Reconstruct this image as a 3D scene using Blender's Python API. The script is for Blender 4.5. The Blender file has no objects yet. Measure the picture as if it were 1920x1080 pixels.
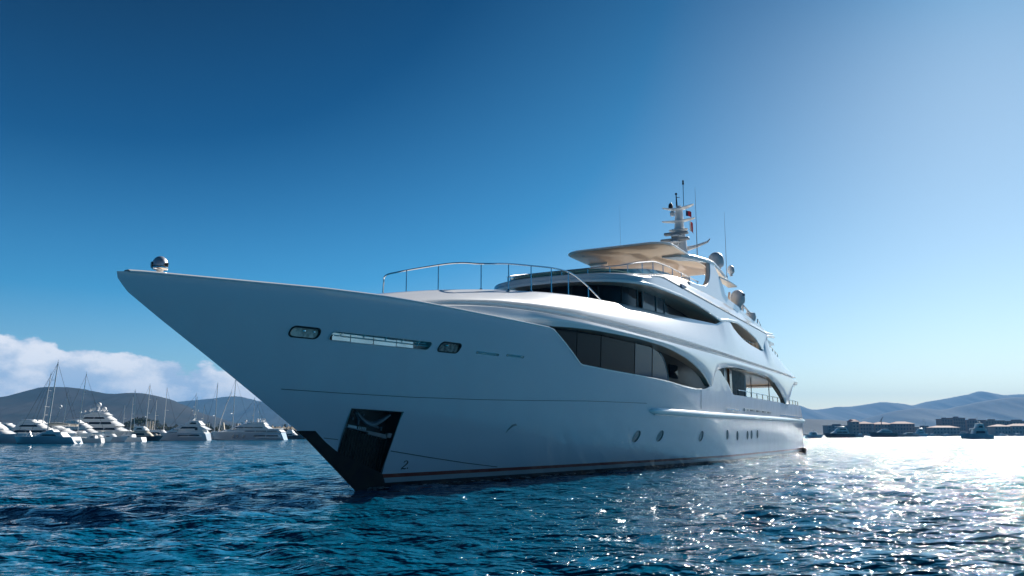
import bpy, bmesh, math, random
import numpy as np
from mathutils import Vector, Matrix
from mathutils.bvhtree import BVHTree
R = math.radians
random.seed(7)
sc = bpy.context.scene
C = sc.collection

# ---------------------------------------------------------------- camera
CAM_H = 1.4
cam = bpy.data.objects.new('camera', bpy.data.cameras.new('camera'))
C.objects.link(cam)
cam.location = (0, 0, CAM_H)
cam.rotation_euler = (R(90) + math.atan(274 / 1500), 0, 0)
cam.data.sensor_width = 36
cam.data.lens = 36 * 1500 / 1920
cam.data.clip_start = 0.1
cam.data.clip_end = 60000
sc.camera = cam

# ---------------------------------------------------------------- sky, sun, exposure
SUN_AZ, SUN_EL = R(34), R(31)
world = bpy.data.worlds.new('World'); sc.world = world
world.use_nodes = True
def build_world():
    nt = world.node_tree; N = nt.nodes; L = nt.links
    N.clear()
    out = N.new('ShaderNodeOutputWorld'); bg = N.new('ShaderNodeBackground')
    sky = N.new('ShaderNodeTexSky'); sky.sky_type = 'NISHITA'
    sky.sun_disc = False; sky.sun_elevation = SUN_EL; sky.sun_rotation = SUN_AZ
    sky.air_density = 1.0; sky.dust_density = 0.8; sky.ozone_density = 1.5
    # cumulus bank low over the left shore, laid out by compass bearing and elevation
    tc = N.new('ShaderNodeTexCoord'); sep = N.new('ShaderNodeSeparateXYZ')
    L.new(tc.outputs['Generated'], sep.inputs[0])
    def M(op, a, b=None, c=None):
        n = N.new('ShaderNodeMath'); n.operation = op
        for i, v in enumerate((a, b, c)):
            if v is None: continue
            if isinstance(v, (int, float)): n.inputs[i].default_value = v
            else: L.new(v, n.inputs[i])
        return n.outputs[0]
    az = M('ARCTAN2', sep.outputs[0], sep.outputs[1])
    el = M('ARCSINE', sep.outputs[2])
    # clear polarised air: deepens away from the sun and with height
    sv = N.new('ShaderNodeVectorMath'); sv.operation = 'DOT_PRODUCT'; L.new(tc.outputs['Generated'], sv.inputs[0])
    sv.inputs[1].default_value = (math.sin(SUN_AZ) * math.cos(SUN_EL), math.cos(SUN_AZ) * math.cos(SUN_EL), math.sin(SUN_EL))
    ang = M('ARCCOSINE', M('MINIMUM', M('MAXIMUM', sv.outputs['Value'], -1), 1))
    ta = N.new('ShaderNodeMapRange'); ta.interpolation_type = 'SMOOTHSTEP'; L.new(ang, ta.inputs[0]); ta.inputs[1].default_value = R(-8); ta.inputs[2].default_value = R(60)
    te = N.new('ShaderNodeMapRange'); L.new(el, te.inputs[0]); te.inputs[1].default_value = R(-2); te.inputs[2].default_value = R(30)
    tb = N.new('ShaderNodeMapRange'); tb.interpolation_type = 'SMOOTHSTEP'; L.new(ang, tb.inputs[0]); tb.inputs[1].default_value = R(80); tb.inputs[2].default_value = R(125); tb.inputs[4].default_value = .45  # darkens the unseen sky behind the camera to lower fill on the hull
    tt = M('MINIMUM', M('ADD', M('MULTIPLY', ta.outputs[0], te.outputs[0]), tb.outputs[0]), 1.0)
    tg = N.new('ShaderNodeMapRange'); tg.interpolation_type = 'SMOOTHSTEP'; L.new(ang, tg.inputs[0]); tg.inputs[1].default_value = R(3); tg.inputs[2].default_value = R(64)
    tgc = N.new('ShaderNodeMix'); tgc.data_type = 'RGBA'; L.new(M('SUBTRACT', 1.0, M('MULTIPLY', M('SUBTRACT', 1.0, tg.outputs[0]), M('POWER', te.outputs[0], .7))), tgc.inputs[0]); tgc.inputs[6].default_value = (.062, .17, .29, 1); tgc.inputs[7].default_value = (1, 1, 1, 1)
    crv = N.new('ShaderNodeValToRGB'); L.new(tt, crv.inputs[0])
    e = crv.color_ramp.elements; e[0].position = 0; e[0].color = (.84, .90, .95, 1); e[1].position = 1; e[1].color = (.0, .060, .125, 1)
    q = crv.color_ramp.elements.new(.35); q.color = (.11, .45, .66, 1); q = crv.color_ramp.elements.new(.65); q.color = (.006, .17, .32, 1)
    sc_ = N.new('ShaderNodeMix'); sc_.data_type = 'RGBA'; sc_.blend_type = 'MULTIPLY'; sc_.inputs[0].default_value = 1
    tgm = N.new('ShaderNodeVectorMath'); tgm.operation = 'MULTIPLY'; L.new(sky.outputs[0], tgm.inputs[0]); L.new(tgc.outputs[2], tgm.inputs[1])
    L.new(tgm.outputs[0], sc_.inputs[6]); L.new(crv.outputs[0], sc_.inputs[7])
    comb = N.new('ShaderNodeCombineXYZ')
    L.new(M('MULTIPLY', az, 1.0), comb.inputs[0]); L.new(M('MULTIPLY', el, 1.7), comb.inputs[1])
    def noise(scale, det, rough, off=0.0):
        mp = N.new('ShaderNodeVectorMath'); mp.operation = 'ADD'; mp.inputs[1].default_value = (off, off * .7, 2.3)
        L.new(comb.outputs[0], mp.inputs[0])
        n = N.new('ShaderNodeTexNoise'); n.inputs['Scale'].default_value = scale
        n.inputs['Detail'].default_value = det; n.inputs['Roughness'].default_value = rough
        L.new(mp.outputs[0], n.inputs['Vector']); return n.outputs['Fac']
    n1 = noise(16, 9, .6)
    n2 = noise(7, 3, .5, 4.1)
    # top edge of the bank falls towards the right
    top = N.new('ShaderNodeMapRange'); top.clamp = True
    L.new(az, top.inputs[0])
    top.inputs[1].default_value = R(-31); top.inputs[2].default_value = R(-16)
    top.inputs[3].default_value = R(5.9); top.inputs[4].default_value = R(3.9)
    h = M('SUBTRACT', top.outputs[0], el)
    h = M('DIVIDE', h, R(.8))
    dens = M('ADD', h, M('MULTIPLY', M('SUBTRACT', n1, .5), 5.6))
    dens = M('ADD', dens, M('MULTIPLY', M('SUBTRACT', n2, .5), 2.6))
    low = M('MULTIPLY', M('DIVIDE', M('SUBTRACT', el, R(.2)), R(1.0)), 1.0)
    mask = N.new('ShaderNodeMapRange'); mask.interpolation_type = 'SMOOTHSTEP'
    L.new(dens, mask.inputs[0]); mask.inputs[1].default_value = .0; mask.inputs[2].default_value = .55
    azm = N.new('ShaderNodeMapRange'); azm.interpolation_type = 'SMOOTHSTEP'
    L.new(az, azm.inputs[0]); azm.inputs[1].default_value = R(-13); azm.inputs[2].default_value = R(-17)
    azl = N.new('ShaderNodeMapRange'); azl.interpolation_type = 'SMOOTHSTEP'
    L.new(az, azl.inputs[0]); azl.inputs[1].default_value = R(-60); azl.inputs[2].default_value = R(-45)
    up = N.new('ShaderNodeMapRange'); L.new(el, up.inputs[0]); up.inputs[1].default_value = R(-1); up.inputs[2].default_value = R(0)
    m = M('MULTIPLY', M('MULTIPLY', mask.outputs[0], azm.outputs[0]), M('MULTIPLY', azl.outputs[0], up.outputs[0]))
    # thin out inside
    m = M('MULTIPLY', m, .93)
    # shading of the puffs: lumps lit on the side of the sun
    n3 = noise(16, 9, .6, 0.035)
    lit = N.new('ShaderNodeMapRange'); L.new(M('ADD', M('SUBTRACT', n1, n3), M('MULTIPLY', M('SUBTRACT', n1, .5), -.35)), lit.inputs[0])
    lit.inputs[1].default_value = -.10; lit.inputs[2].default_value = .11
    cr = N.new('ShaderNodeMix'); cr.data_type = 'RGBA'
    cr.inputs[6].default_value = (3.6, 4.3, 5.4, 1); cr.inputs[7].default_value = (7.4, 7.2, 7.2, 1)
    L.new(lit.outputs[0], cr.inputs[0])
    mx = N.new('ShaderNodeMix'); mx.data_type = 'RGBA'
    L.new(m, mx.inputs[0]); L.new(sc_.outputs[2], mx.inputs[6]); L.new(cr.outputs[2], mx.inputs[7])
    L.new(mx.outputs[2], bg.inputs[0]); bg.inputs[1].default_value = 0.075
    L.new(bg.outputs[0], out.inputs[0])
build_world()
sun = bpy.data.objects.new('sun', bpy.data.lights.new('sun', 'SUN')); C.objects.link(sun)
sun.data.energy = 5.0; sun.data.angle = R(.5); sun.data.color = (1, .95, .88)
sd = Vector((math.sin(SUN_AZ) * math.cos(SUN_EL), math.cos(SUN_AZ) * math.cos(SUN_EL), math.sin(SUN_EL)))
sun.rotation_euler = sd.to_track_quat('Z', 'Y').to_euler()
sc.view_settings.view_transform = 'Standard'; sc.view_settings.look = 'None'
sc.view_settings.gamma = 1; sc.view_settings.exposure = 1.02
sc.render.engine = 'CYCLES'
sc.cycles.use_denoising = True
sc.cycles.max_bounces = 8; sc.cycles.volume_bounces = 0
sc.cycles.sample_clamp_indirect = 40
sc.cycles.caustics_reflective = True

# ---------------------------------------------------------------- materials
def mat(name, col, rough=.5, metal=0., coat=0., noise=None, bump=0., spec=.5, nscale=8., trans=0., ior=1.45, alpha=1.):
    m = bpy.data.materials.new(name); m.use_nodes = True
    nt = m.node_tree; b = nt.nodes['Principled BSDF']
    b.inputs['Base Color'].default_value = (*col, 1); b.inputs['Roughness'].default_value = rough
    b.inputs['Metallic'].default_value = metal; b.inputs['Coat Weight'].default_value = coat
    b.inputs['Coat Roughness'].default_value = .03; b.inputs['Specular IOR Level'].default_value = spec
    b.inputs['Transmission Weight'].default_value = trans; b.inputs['IOR'].default_value = ior
    b.inputs['Alpha'].default_value = alpha
    if noise or bump:
        tc = nt.nodes.new('ShaderNodeTexCoord'); n = nt.nodes.new('ShaderNodeTexNoise')
        n.inputs['Scale'].default_value = nscale; n.inputs['Detail'].default_value = 6
        nt.links.new(tc.outputs['Object'], n.inputs['Vector'])
        if noise:
            r = nt.nodes.new('ShaderNodeMix'); r.data_type = 'RGBA'
            r.inputs[6].default_value = (*col, 1); r.inputs[7].default_value = (*noise, 1)
            mr = nt.nodes.new('ShaderNodeMapRange'); mr.inputs[1].default_value = .38; mr.inputs[2].default_value = .62
            nt.links.new(n.outputs['Fac'], mr.inputs[0]); nt.links.new(mr.outputs[0], r.inputs[0])
            nt.links.new(r.outputs[2], b.inputs['Base Color'])
        if bump:
            bp = nt.nodes.new('ShaderNodeBump'); bp.inputs['Strength'].default_value = bump
            bp.inputs['Distance'].default_value = .02
            nt.links.new(n.outputs['Fac'], bp.inputs['Height']); nt.links.new(bp.outputs[0], b.inputs['Normal'])
    return m
WHITE = mat('white_paint', (.87, .875, .88), .28, coat=1., noise=(.84, .85, .86), nscale=.6)
GEL = mat('white_gelcoat', (.82, .82, .82), .35, coat=.5, noise=(.74, .74, .75), nscale=.5)
CHROME = mat('polished_steel', (.72, .72, .72), .12, 1.)
STEEL = mat('brushed_steel', (.5, .5, .51), .3, 1., noise=(.42, .42, .43), nscale=5)
DARK = mat('black_trim', (.012, .012, .014), .3)
ANTI = mat('dark_plate', (.014, .014, .017), .35, noise=(.03, .025, .022), nscale=3, bump=.2)
RIB = mat('rib_metal', (.10, .08, .07), .35, .6, noise=(.04, .033, .03), nscale=6)
GLASS = mat('tinted_glass', (.010, .014, .022), .03, ior=1.15)
GLASS2 = mat('blue_tinted_glass', (.045, .07, .10), .06, ior=1.25)
GREENGLASS = mat('green_windscreen', (.05, .20, .22), .05, trans=.45, coat=.6)
BEIGE = mat('beige_soffit', (.86, .69, .55), .4, coat=.5, noise=(.80, .64, .51), nscale=.7)  # albedo lifted to stand in for sunlit deck bounce under the brow
BEIGE_D = mat('beige_ceiling', (.60, .45, .36), .4, coat=.3, noise=(.54, .40, .32), nscale=1.2)
BRONZE = mat('bronze_soffit', (.60, .44, .33), .3, coat=.8, noise=(.48, .34, .25), nscale=1.5)
BROWN = mat('dark_brown_interior', (.05, .032, .026), .4, noise=(.03, .02, .018), nscale=2)
WOOD = mat('varnished_wood', (.30, .10, .035), .25, coat=.8, noise=(.22, .07, .025), nscale=3)
CURT = mat('grey_curtain', (.34, .31, .29), .8, noise=(.26, .24, .22), nscale=4)
TEAK = mat('teak_deck', (.60, .49, .36), .6, noise=(.52, .42, .30), nscale=3)
DOME = mat('radome_plastic', (.66, .67, .69), .4, noise=(.62, .63, .65), nscale=3)
GREYP = mat('grey_panel', (.30, .32, .34), .35)
LENS = mat('lamp_lens', (.85, .72, .62), .2, coat=1., noise=(.45, .36, .30), nscale=9)
PORT = mat('porthole_glass', (.20, .22, .24), .15, coat=.6)
REDF = mat('red_cloth', (.55, .02, .025), .7)
NAVYF = mat('navy_cloth', (.01, .02, .08), .7)
WHITEF = mat('white_cloth', (.75, .75, .74), .7)

def hull_paint():
    m = mat('hull_paint', (.74, .77, .80), .3, coat=1.)
    nt = m.node_tree; N = nt.nodes; L = nt.links; b = N['Principled BSDF']
    tc = N.new('ShaderNodeTexCoord'); sp = N.new('ShaderNodeSeparateXYZ'); L.new(tc.outputs['Object'], sp.inputs[0])
    z = sp.outputs[2]
    ns = N.new('ShaderNodeTexNoise'); ns.inputs['Scale'].default_value = 1.5; L.new(tc.outputs['Object'], ns.inputs['Vector'])
    def step(v, t):
        n = N.new('ShaderNodeMath'); n.operation = 'GREATER_THAN'; L.new(v, n.inputs[0]); n.inputs[1].default_value = t; return n.outputs[0]
    def mix(f, a, c):
        n = N.new('ShaderNodeMix'); n.data_type = 'RGBA'; L.new(f, n.inputs[0])
        for i, v in ((6, a), (7, c)):
            if isinstance(v, tuple): n.inputs[i].default_value = (*v, 1)
            else: L.new(v, n.inputs[i])
        return n.outputs[2]
    dark = mix(ns.outputs['Fac'], (.012, .010, .012), (.035, .022, .020))
    c = mix(step(z, .15), dark, (.42, .45, .48))
    c = mix(step(z, .28), c, (.27, .042, .02))
    c = mix(step(z, .38), c, (.67, .72, .80))
    L.new(c, b.inputs['Base Color'])
    # faint fairing unevenness of a painted hull
    n2 = N.new('ShaderNodeTexNoise'); n2.inputs['Scale'].default_value = .9; n2.inputs['Detail'].default_value = 4
    L.new(tc.outputs['Object'], n2.inputs['Vector'])
    bp = N.new('ShaderNodeBump'); bp.inputs['Strength'].default_value = .5; bp.inputs['Distance'].default_value = .06
    L.new(n2.outputs['Fac'], bp.inputs['Height'])
    L.new(bp.outputs[0], b.inputs['Coat Normal'])
    return m
HULL = hull_paint()

# ---------------------------------------------------------------- mesh helpers
class MB:
    def __init__(s): s.v = []; s.f = []; s.m = []
    def add(s, vs, fs, mi=0):
        o = len(s.v); s.v += [tuple(v) for v in vs]; s.f += [tuple(i + o for i in f) for f in fs]; s.m += [mi] * len(fs)
    def grid(s, rows, mi=0, close=False):
        n = len(rows[0]); o = len(s.v)
        for r in rows: s.v += [tuple(p) for p in r]
        for i in range(len(rows) - 1):
            for j in range(n - 1 + (1 if close else 0)):
                k = (j + 1) % n
                s.f.append((o + i * n + j, o + i * n + k, o + (i + 1) * n + k, o + (i + 1) * n + j)); s.m.append(mi)
    def box(s, a, b, mi=0):
        (x0, y0, z0), (x1, y1, z1) = a, b
        s.add([(x0, y0, z0), (x1, y0, z0), (x1, y1, z0), (x0, y1, z0), (x0, y0, z1), (x1, y0, z1), (x1, y1, z1), (x0, y1, z1)],
              [(3, 2, 1, 0), (4, 5, 6, 7), (0, 1, 5, 4), (1, 2, 6, 5), (2, 3, 7, 6), (3, 0, 4, 7)], mi)
    def tube(s, pts, r, n=8, mi=0, cap=True):
        pts = [Vector(p) for p in pts]; rr = r if isinstance(r, (list, tuple)) else [r] * len(pts)
        rows = []; up = None
        for i, p in enumerate(pts):
            d = (pts[min(i + 1, len(pts) - 1)] - pts[max(i - 1, 0)]).normalized()
            if up is None:
                up = Vector((0, 0, 1)) if abs(d.z) < .9 else Vector((1, 0, 0))
            a = d.cross(up).normalized(); up = a.cross(d).normalized()
            rows.append([p + (a * math.cos(t) + up * math.sin(t)) * rr[i] for t in [2 * math.pi * k / n for k in range(n)]])
        o = len(s.v); s.grid(rows, mi, True)
        if cap:
            s.f.append(tuple(o + k for k in range(n))); s.m.append(mi)
            e = o + (len(pts) - 1) * n
            s.f.append(tuple(e + k for k in reversed(range(n)))); s.m.append(mi)
    def lathe(s, prof, c=(0, 0, 0), n=20, mi=0, sx=1., sy=1.):
        rows = [[(c[0] + r * math.cos(2 * math.pi * k / n) * sx, c[1] + r * math.sin(2 * math.pi * k / n) * sy, c[2] + z) for k in range(n)] for r, z in prof]
        s.grid(rows, mi, True)
    def prism(s, poly, d0, d1, fn, mi=0):
        """poly 2-D outline, fn(u, v, d) -> 3-D point"""
        n = len(poly)
        vs = [fn(u, v, d0) for u, v in poly] + [fn(u, v, d1) for u, v in poly]
        fs = [tuple(range(n)), tuple(reversed(range(n, 2 * n)))] + [(i, n + i, n + (i + 1) % n, (i + 1) % n) for i in range(n)]
        s.add(vs, fs, mi)
    def build(s, name, mats, parent=None, smooth=35, recalc=True, merge=0.):
        me = bpy.data.meshes.new(name); me.from_pydata(s.v, [], s.f)
        if not isinstance(mats, (list, tuple)): mats = [mats]
        for m in mats: me.materials.append(m)
        me.polygons.foreach_set('material_index', s.m)
        bm = bmesh.new(); bm.from_mesh(me)
        if merge: bmesh.ops.remove_doubles(bm, verts=bm.verts, dist=merge)
        if recalc: bmesh.ops.recalc_face_normals(bm, faces=bm.faces)
        bm.to_mesh(me); bm.free()
        if smooth:
            me.shade_smooth(); me.set_sharp_from_angle(angle=R(smooth))
        o = bpy.data.objects.new(name, me); C.objects.link(o)
        if parent: o.parent = parent
        return o
def empty(name, loc=(0, 0, 0), rz=0.):
    o = bpy.data.objects.new(name, None); C.objects.link(o); o.location = loc; o.rotation_euler = (0, 0, rz)
    o.empty_display_size = .3
    return o
def tag(o, label=None, cat=None, group=None, kind=None):
    if label: o['label'] = label
    if cat: o['category'] = cat
    if group: o['group'] = group
    if kind: o['kind'] = kind
    return o
def table(tab, sig=0.):
    xs = [t[0] for t in tab]; ys = [t[1] for t in tab]
    if sig <= 0: return lambda s: float(np.interp(s, xs, ys))
    g = np.arange(xs[0] - 3, xs[-1] + 3, .05); v = np.interp(g, xs, ys)
    k = np.exp(-.5 * (np.arange(-int(3 * sig / .05), int(3 * sig / .05) + 1) * .05 / sig) ** 2); k /= k.sum()
    p = len(k) // 2
    v2 = np.convolve(np.pad(v, p, mode='edge'), k, mode='valid')
    return lambda s: float(np.interp(s, g, v2))
def instance(root, loc, rz, label, scale=1.):
    """copy of a thing with copies of its parts and sub-parts"""
    r = root.copy(); C.objects.link(r); r.location = loc; r.rotation_euler = (0, 0, rz); r['label'] = label
    r.scale = (scale,) * 3
    for ch in list(root.children):
        c = ch.copy(); C.objects.link(c); c.parent = r
        for g in list(ch.children):
            d = g.copy(); C.objects.link(d); d.parent = c
    return r

# ================================================================ THE YACHT
# local frame: x = metres aft of the stem at the waterline, y = starboard, z up from the water
YO = (-3.934, 20.728, 0.0); YR = math.atan2(.8807258, .4736265)
yacht = empty('motor_yacht', YO, YR)
tag(yacht, 'large white three deck motor yacht with sharp raked bow filling the middle of the picture', 'yacht')
def P(s, b, z): return (s, -b, z)

ST_Z = [-1.2, -.6, 0, 1.33, 2.21, 2.88, 3.6, 4.03, 4.25, 4.36, 4.45]
ST_S = [1.6, .75, 0, -1.92, -3.51, -4.74, -6.1, -6.87, -7.08, -7.1, -7.1]
def stem(z): return float(np.interp(z, ST_Z, ST_S))
def hb(s, z):
    v = min(max(z / 4.5, 0), 1) ** .9
    n = 1.25 + .95 * v; L_ = 26 - 4 * v; B = 3.5 + .2 * v
    if z < 0: B += .9 * z
    t = (s - stem(z)) / L_
    if t <= 0: return 0.
    b = B if t >= 1 else B * (1 - (1 - t) ** n)
    if s > 38: b *= 1 - .07 * ((s - 38) / 11) ** 2
    return b
def bd(s): return hb(min(s, 49.8), 4.5)
S_END = 49.8
HT = [(-7.1, 4.36), (-6.81, 4.40), (-5.79, 4.44), (-4.43, 4.50), (-2.98, 4.57), (-1.35, 4.61), (0, 4.60), (1.84, 4.56), (4, 4.53), (5.0, 4.52), (5.2, 4.49),
      (6.02, 4.13), (7.2, 3.63), (7.4, 3.59), (9.14, 3.54), (11.76, 3.50), (14.6, 3.46), (16.66, 3.38), (18.95, 3.35), (20.2, 3.44), (21.0, 3.6), (21.5, 3.93),
      (21.85, 4.31), (22.3, 4.45), (22.9, 4.45), (23.5, 4.22), (24.5, 3.93), (25.2, 3.52), (25.7, 3.40), (29.8, 3.43), (41.15, 3.45), (47.2, 3.53), (48.4, 3.45), (49.2, 3.15), (49.8, 2.62)]
htop = table(HT)
def htops(s): return htop(s) if not 19 < s < 25.7 else table_htop_s(s)
table_htop_s = table(HT, .12)

def hull_frame(s, z):
    b = hb(s, z); e = .05
    ds = Vector(P(s + e, hb(s + e, z), z)) - Vector(P(s - e, hb(s - e, z), z))
    dz = Vector(P(s, hb(s, z + e), z + e)) - Vector(P(s, hb(s, z - e), z - e))
    ds.normalize(); n = dz.cross(ds).normalized()
    if n.y > 0: n = -n
    up = ds.cross(n).normalized()
    if up.z < 0: up = -up
    return Vector(P(s, b, z)), ds, up, n

def build_hull():
    Ss = set(np.round(np.arange(-7.1, 49.81, .35), 3)) | {t[0] for t in HT} | {6.6, 20.6, 21.2, 24., 21.7, 22.1, 49.8}
    Ss |= set(np.round(np.arange(-7.1, -5, .1), 3)); Ss = sorted(Ss)
    # drop near-duplicates
    q = [Ss[0]]
    for s in Ss[1:]:
        if s - q[-1] > .04: q.append(s)
    Ss = q; Ss[-1] = S_END
    NV = 46; port = []
    for S in Ss:
        zt = htops(S); col = []; st = stem(zt); u = (S - st) / (S_END - st)
        u = max(u, 0)
        for j in range(NV + 1):
            z = -1.0 + (zt + 1.0) * j / NV
            s0 = stem(z); s = s0 + u * (S_END - s0)
            # keep the aft two thirds of the grid upright
            w = min(max((S + 2) / 7, 0), 1); w = w * w * (3 - 2 * w)
            s = s * (1 - w) + max(S, s0) * w
            col.append((s, hb(s, z) if S > Ss[0] else 0., z))
        port.append(col)
    n = NV + 1; bm = bmesh.new()
    def dz(s, z): return z - .02 - .33 * min(max((s + 6.4) / 2.5, 0), 1) if s < 4.5 else min(z - .05, 3.3)
    cols = []
    for i, col in enumerate(port):
        pv = [bm.verts.new(P(s, b, z)) for s, b, z in col]
        if i == 0: sv = pv
        else: sv = [bm.verts.new(P(s, -b, z)) for s, b, z in col]
        s, b, z = col[-1]
        if i == 0: cols.append((pv, sv, None)); continue
        bi = max(b - .14, b * .5)
        zd = dz(s, z); bj = max(min(bi, hb(s, zd) - .12), bi * .3)
        S_ = [bm.verts.new(P(s, bi, z)), bm.verts.new(P(s, bj, zd)), bm.verts.new(P(s, 0, zd + .02)), bm.verts.new(P(s, -bj, zd)), bm.verts.new(P(s, -bi, z))]
        cols.append((pv, sv, S_))
    def F(*v, mi=0):
        u = []
        for x in v:
            if x not in u: u.append(x)
        if len(u) > 2:
            try: f = bm.faces.new(u); f.material_index = mi
            except ValueError: pass
    for i in range(len(cols) - 1):
        a, c = cols[i], cols[i + 1]
        for j in range(NV):
            F(a[0][j], c[0][j], c[0][j + 1], a[0][j + 1]); F(a[1][j], a[1][j + 1], c[1][j + 1], c[1][j])
        F(a[0][0], a[1][0], c[1][0], c[0][0])
        if a[2] is None:
            F(a[0][-1], c[0][-1], *c[2], c[1][-1])
        else:
            ra = [a[0][-1]] + a[2] + [a[1][-1]]; rc = [c[0][-1]] + c[2] + [c[1][-1]]
            for k in range(6): F(ra[k], rc[k], rc[k + 1], ra[k + 1], mi=1 if 2 <= k <= 3 else 0)
    e = cols[-1]
    # transom
    for j in range(NV): F(e[0][j], e[1][j], e[1][j + 1], e[0][j + 1])
    F(e[0][-1], e[1][-1], *reversed(e[2]))
    bmesh.ops.remove_doubles(bm, verts=bm.verts, dist=.0005)
    bmesh.ops.recalc_face_normals(bm, faces=bm.faces)
    me = bpy.data.meshes.new('hull'); bm.to_mesh(me); bm.free()
    RECESS = mat('pale_recess', (.74, .64, .58), .45, noise=(.62, .54, .5), nscale=3)
    for m in (HULL, TEAK, ANTI, STEEL, PORT, RECESS): me.materials.append(m)
    o = bpy.data.objects.new('hull', me); C.objects.link(o)
    # --- openings cut into the plating
    cut = MB()
    # anchor pocket
    outer = [(-.94, 2.02, .54), (.71, 1.97, .87), (.74, .39, .20), (-.88, .97, .10)]
    inner = [.17, .42, .09, .035]
    vs = [P(s, b + .6, z) for s, z, b in outer] + [P(s, i, z) for (s, z, b), i in zip(outer, inner)]
    cut.add(vs, [(0, 1, 2, 3), (7, 6, 5, 4)] + [(i, i + 4, (i + 1) % 4 + 4, (i + 1) % 4) for i in range(4)], 2)
    def hole(s, z, outl, depth, mi):
        p, t, u, nn = hull_frame(s, z)
        cut.prism(outl, depth * -1, .3, lambda a, b_, d: p + t * a + u * b_ + nn * d, mi)
    for (s, z), out, dep, mi in HOLES: hole(s, z, out, dep, mi)
    co = cut.build('cutter', [HULL, TEAK, ANTI, STEEL, PORT, RECESS], smooth=0)
    md = o.modifiers.new('cut', 'BOOLEAN'); md.operation = 'DIFFERENCE'; md.object = co; md.solver = 'EXACT'; md.material_mode = 'INDEX'
    bpy.context.view_layer.update()
    dg = bpy.context.evaluated_depsgraph_get()
    me2 = bpy.data.meshes.new_from_object(o.evaluated_get(dg), depsgraph=dg)
    o.modifiers.clear(); o.data = me2; me2.name = 'hull'
    bpy.data.objects.remove(co)
    me2.shade_smooth(); me2.set_sharp_from_angle(angle=R(30))
    o.parent = yacht
    return o
def rrect(w, h, r, skew=0., n=5):
    pts = []
    for cx, cy, a0 in ((w / 2 - r, h / 2 - r, 0), (-w / 2 + r, h / 2 - r, 90), (-w / 2 + r, -h / 2 + r, 180), (w / 2 - r, -h / 2 + r, 270)):
        for k in range(n + 1):
            a = R(a0 + 90 * k / n); y = cy + r * math.sin(a); pts.append((cx + r * math.cos(a) + skew * y, y))
    return pts
def circ(r, ry=None, n=24): return [(r * math.cos(2 * math.pi * k / n), (ry or r) * math.sin(2 * math.pi * k / n)) for k in range(n)]
PORTS = [(13.21, 1.32), (15.28, 1.33), (19.88, 1.31), (24.23, 1.37), (26.39, 1.32), (28.81, 1.34), (29.84, 1.37), (31.43, 1.40)]
SLOT_O = rrect(3.05, .25, .11, .3); L1_O = rrect(.74, .25, .11, .15); L2_O = rrect(.74, .27, .1, .25)
HOLES = [((s, z), circ(.26, .25), .035, 4) for s, z in PORTS]
HOLES += [((-.98, 3.60), SLOT_O, .16, 3), ((-3.08, 3.61), L1_O, .06, 2), ((1.16, 3.62), L2_O, .08, 2),
          ((2.65, 3.58), rrect(.95, .06, .02), .05, 5), ((3.82, 3.60), rrect(.8, .06, .02), .02, 5)]
hull = build_hull()

def on_hull(s, z, out=0.): p, t, u, n = hull_frame(s, z); return p + n * out
# dark steel stem plate, following the hull surface 12 mm proud
def stem_plate():
    zb = [(-.5, 1.2), (.2, .9), (.39, .74), (.97, -.88), (1.2, -1.29), (1.475, -1.7)]
    f = lambda z: float(np.interp(z, [a for a, b in zb], [b for a, b in zb]))
    for_side = []
    m = MB()
    for sg in (1, -1):
        rows = []
        for z in np.concatenate([np.linspace(-.5, 1.2, 26), np.linspace(1.24, 1.475, 5)]):
            s0 = stem(z); s1 = f(z)
            if z > 1.2: s1 = s0 + max(.02, (s1 - s0))
            row = []
            for k in range(13):
                s = s0 + (s1 - s0) * (k / 12) ** 1.3
                b = hb(s, z) + .014
                row.append(P(s - .012, sg * b, z))
            row.append(P(s1, sg * (hb(s1, z) - .01), z))
            rows.append(row)
        m.grid(rows)
    o = m.build('stem_plate', ANTI, yacht); o['label'] = 'black stem plate running down the bow to the water'
    return o
stem_plate()
# sharp top edge of the stem plate as a small raised cap
m = MB()
def hull_line(tab, out, n=80):
    s0, s1 = tab[0][0], tab[-1][0]; xs = [t[0] for t in tab]; ys = [t[1] for t in tab]
    return [on_hull(s, float(np.interp(s, xs, ys)), out) for s in np.linspace(s0, s1, n)]
SEAM = mat('dark_seam_line', (.10, .11, .12), .6)  # plain dark grey of the thin seam lines on the plating
for tab in ([(-3.0, 2.39), (-1.39, 2.36), (.75, 2.34), (3.28, 2.36), (5.67, 2.41), (8.57, 2.49), (13, 2.55)],
            [(.8, .97), (2.21, .78), (3.82, .58), (5.35, .42)], [(-1.40, 1.31), (-.98, 1.27)]):
    m = MB(); m.tube(hull_line(tab, .0), .009 if tab[0][0] != .8 else .013, 5); m.build('plating_seam', SEAM, hull)
m = MB(); m.tube([on_hull(19.4, z, 0.) for z in np.linspace(2.5, 3.32, 8)], .012, 5); m.build('plating_seam', SEAM, hull)
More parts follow.
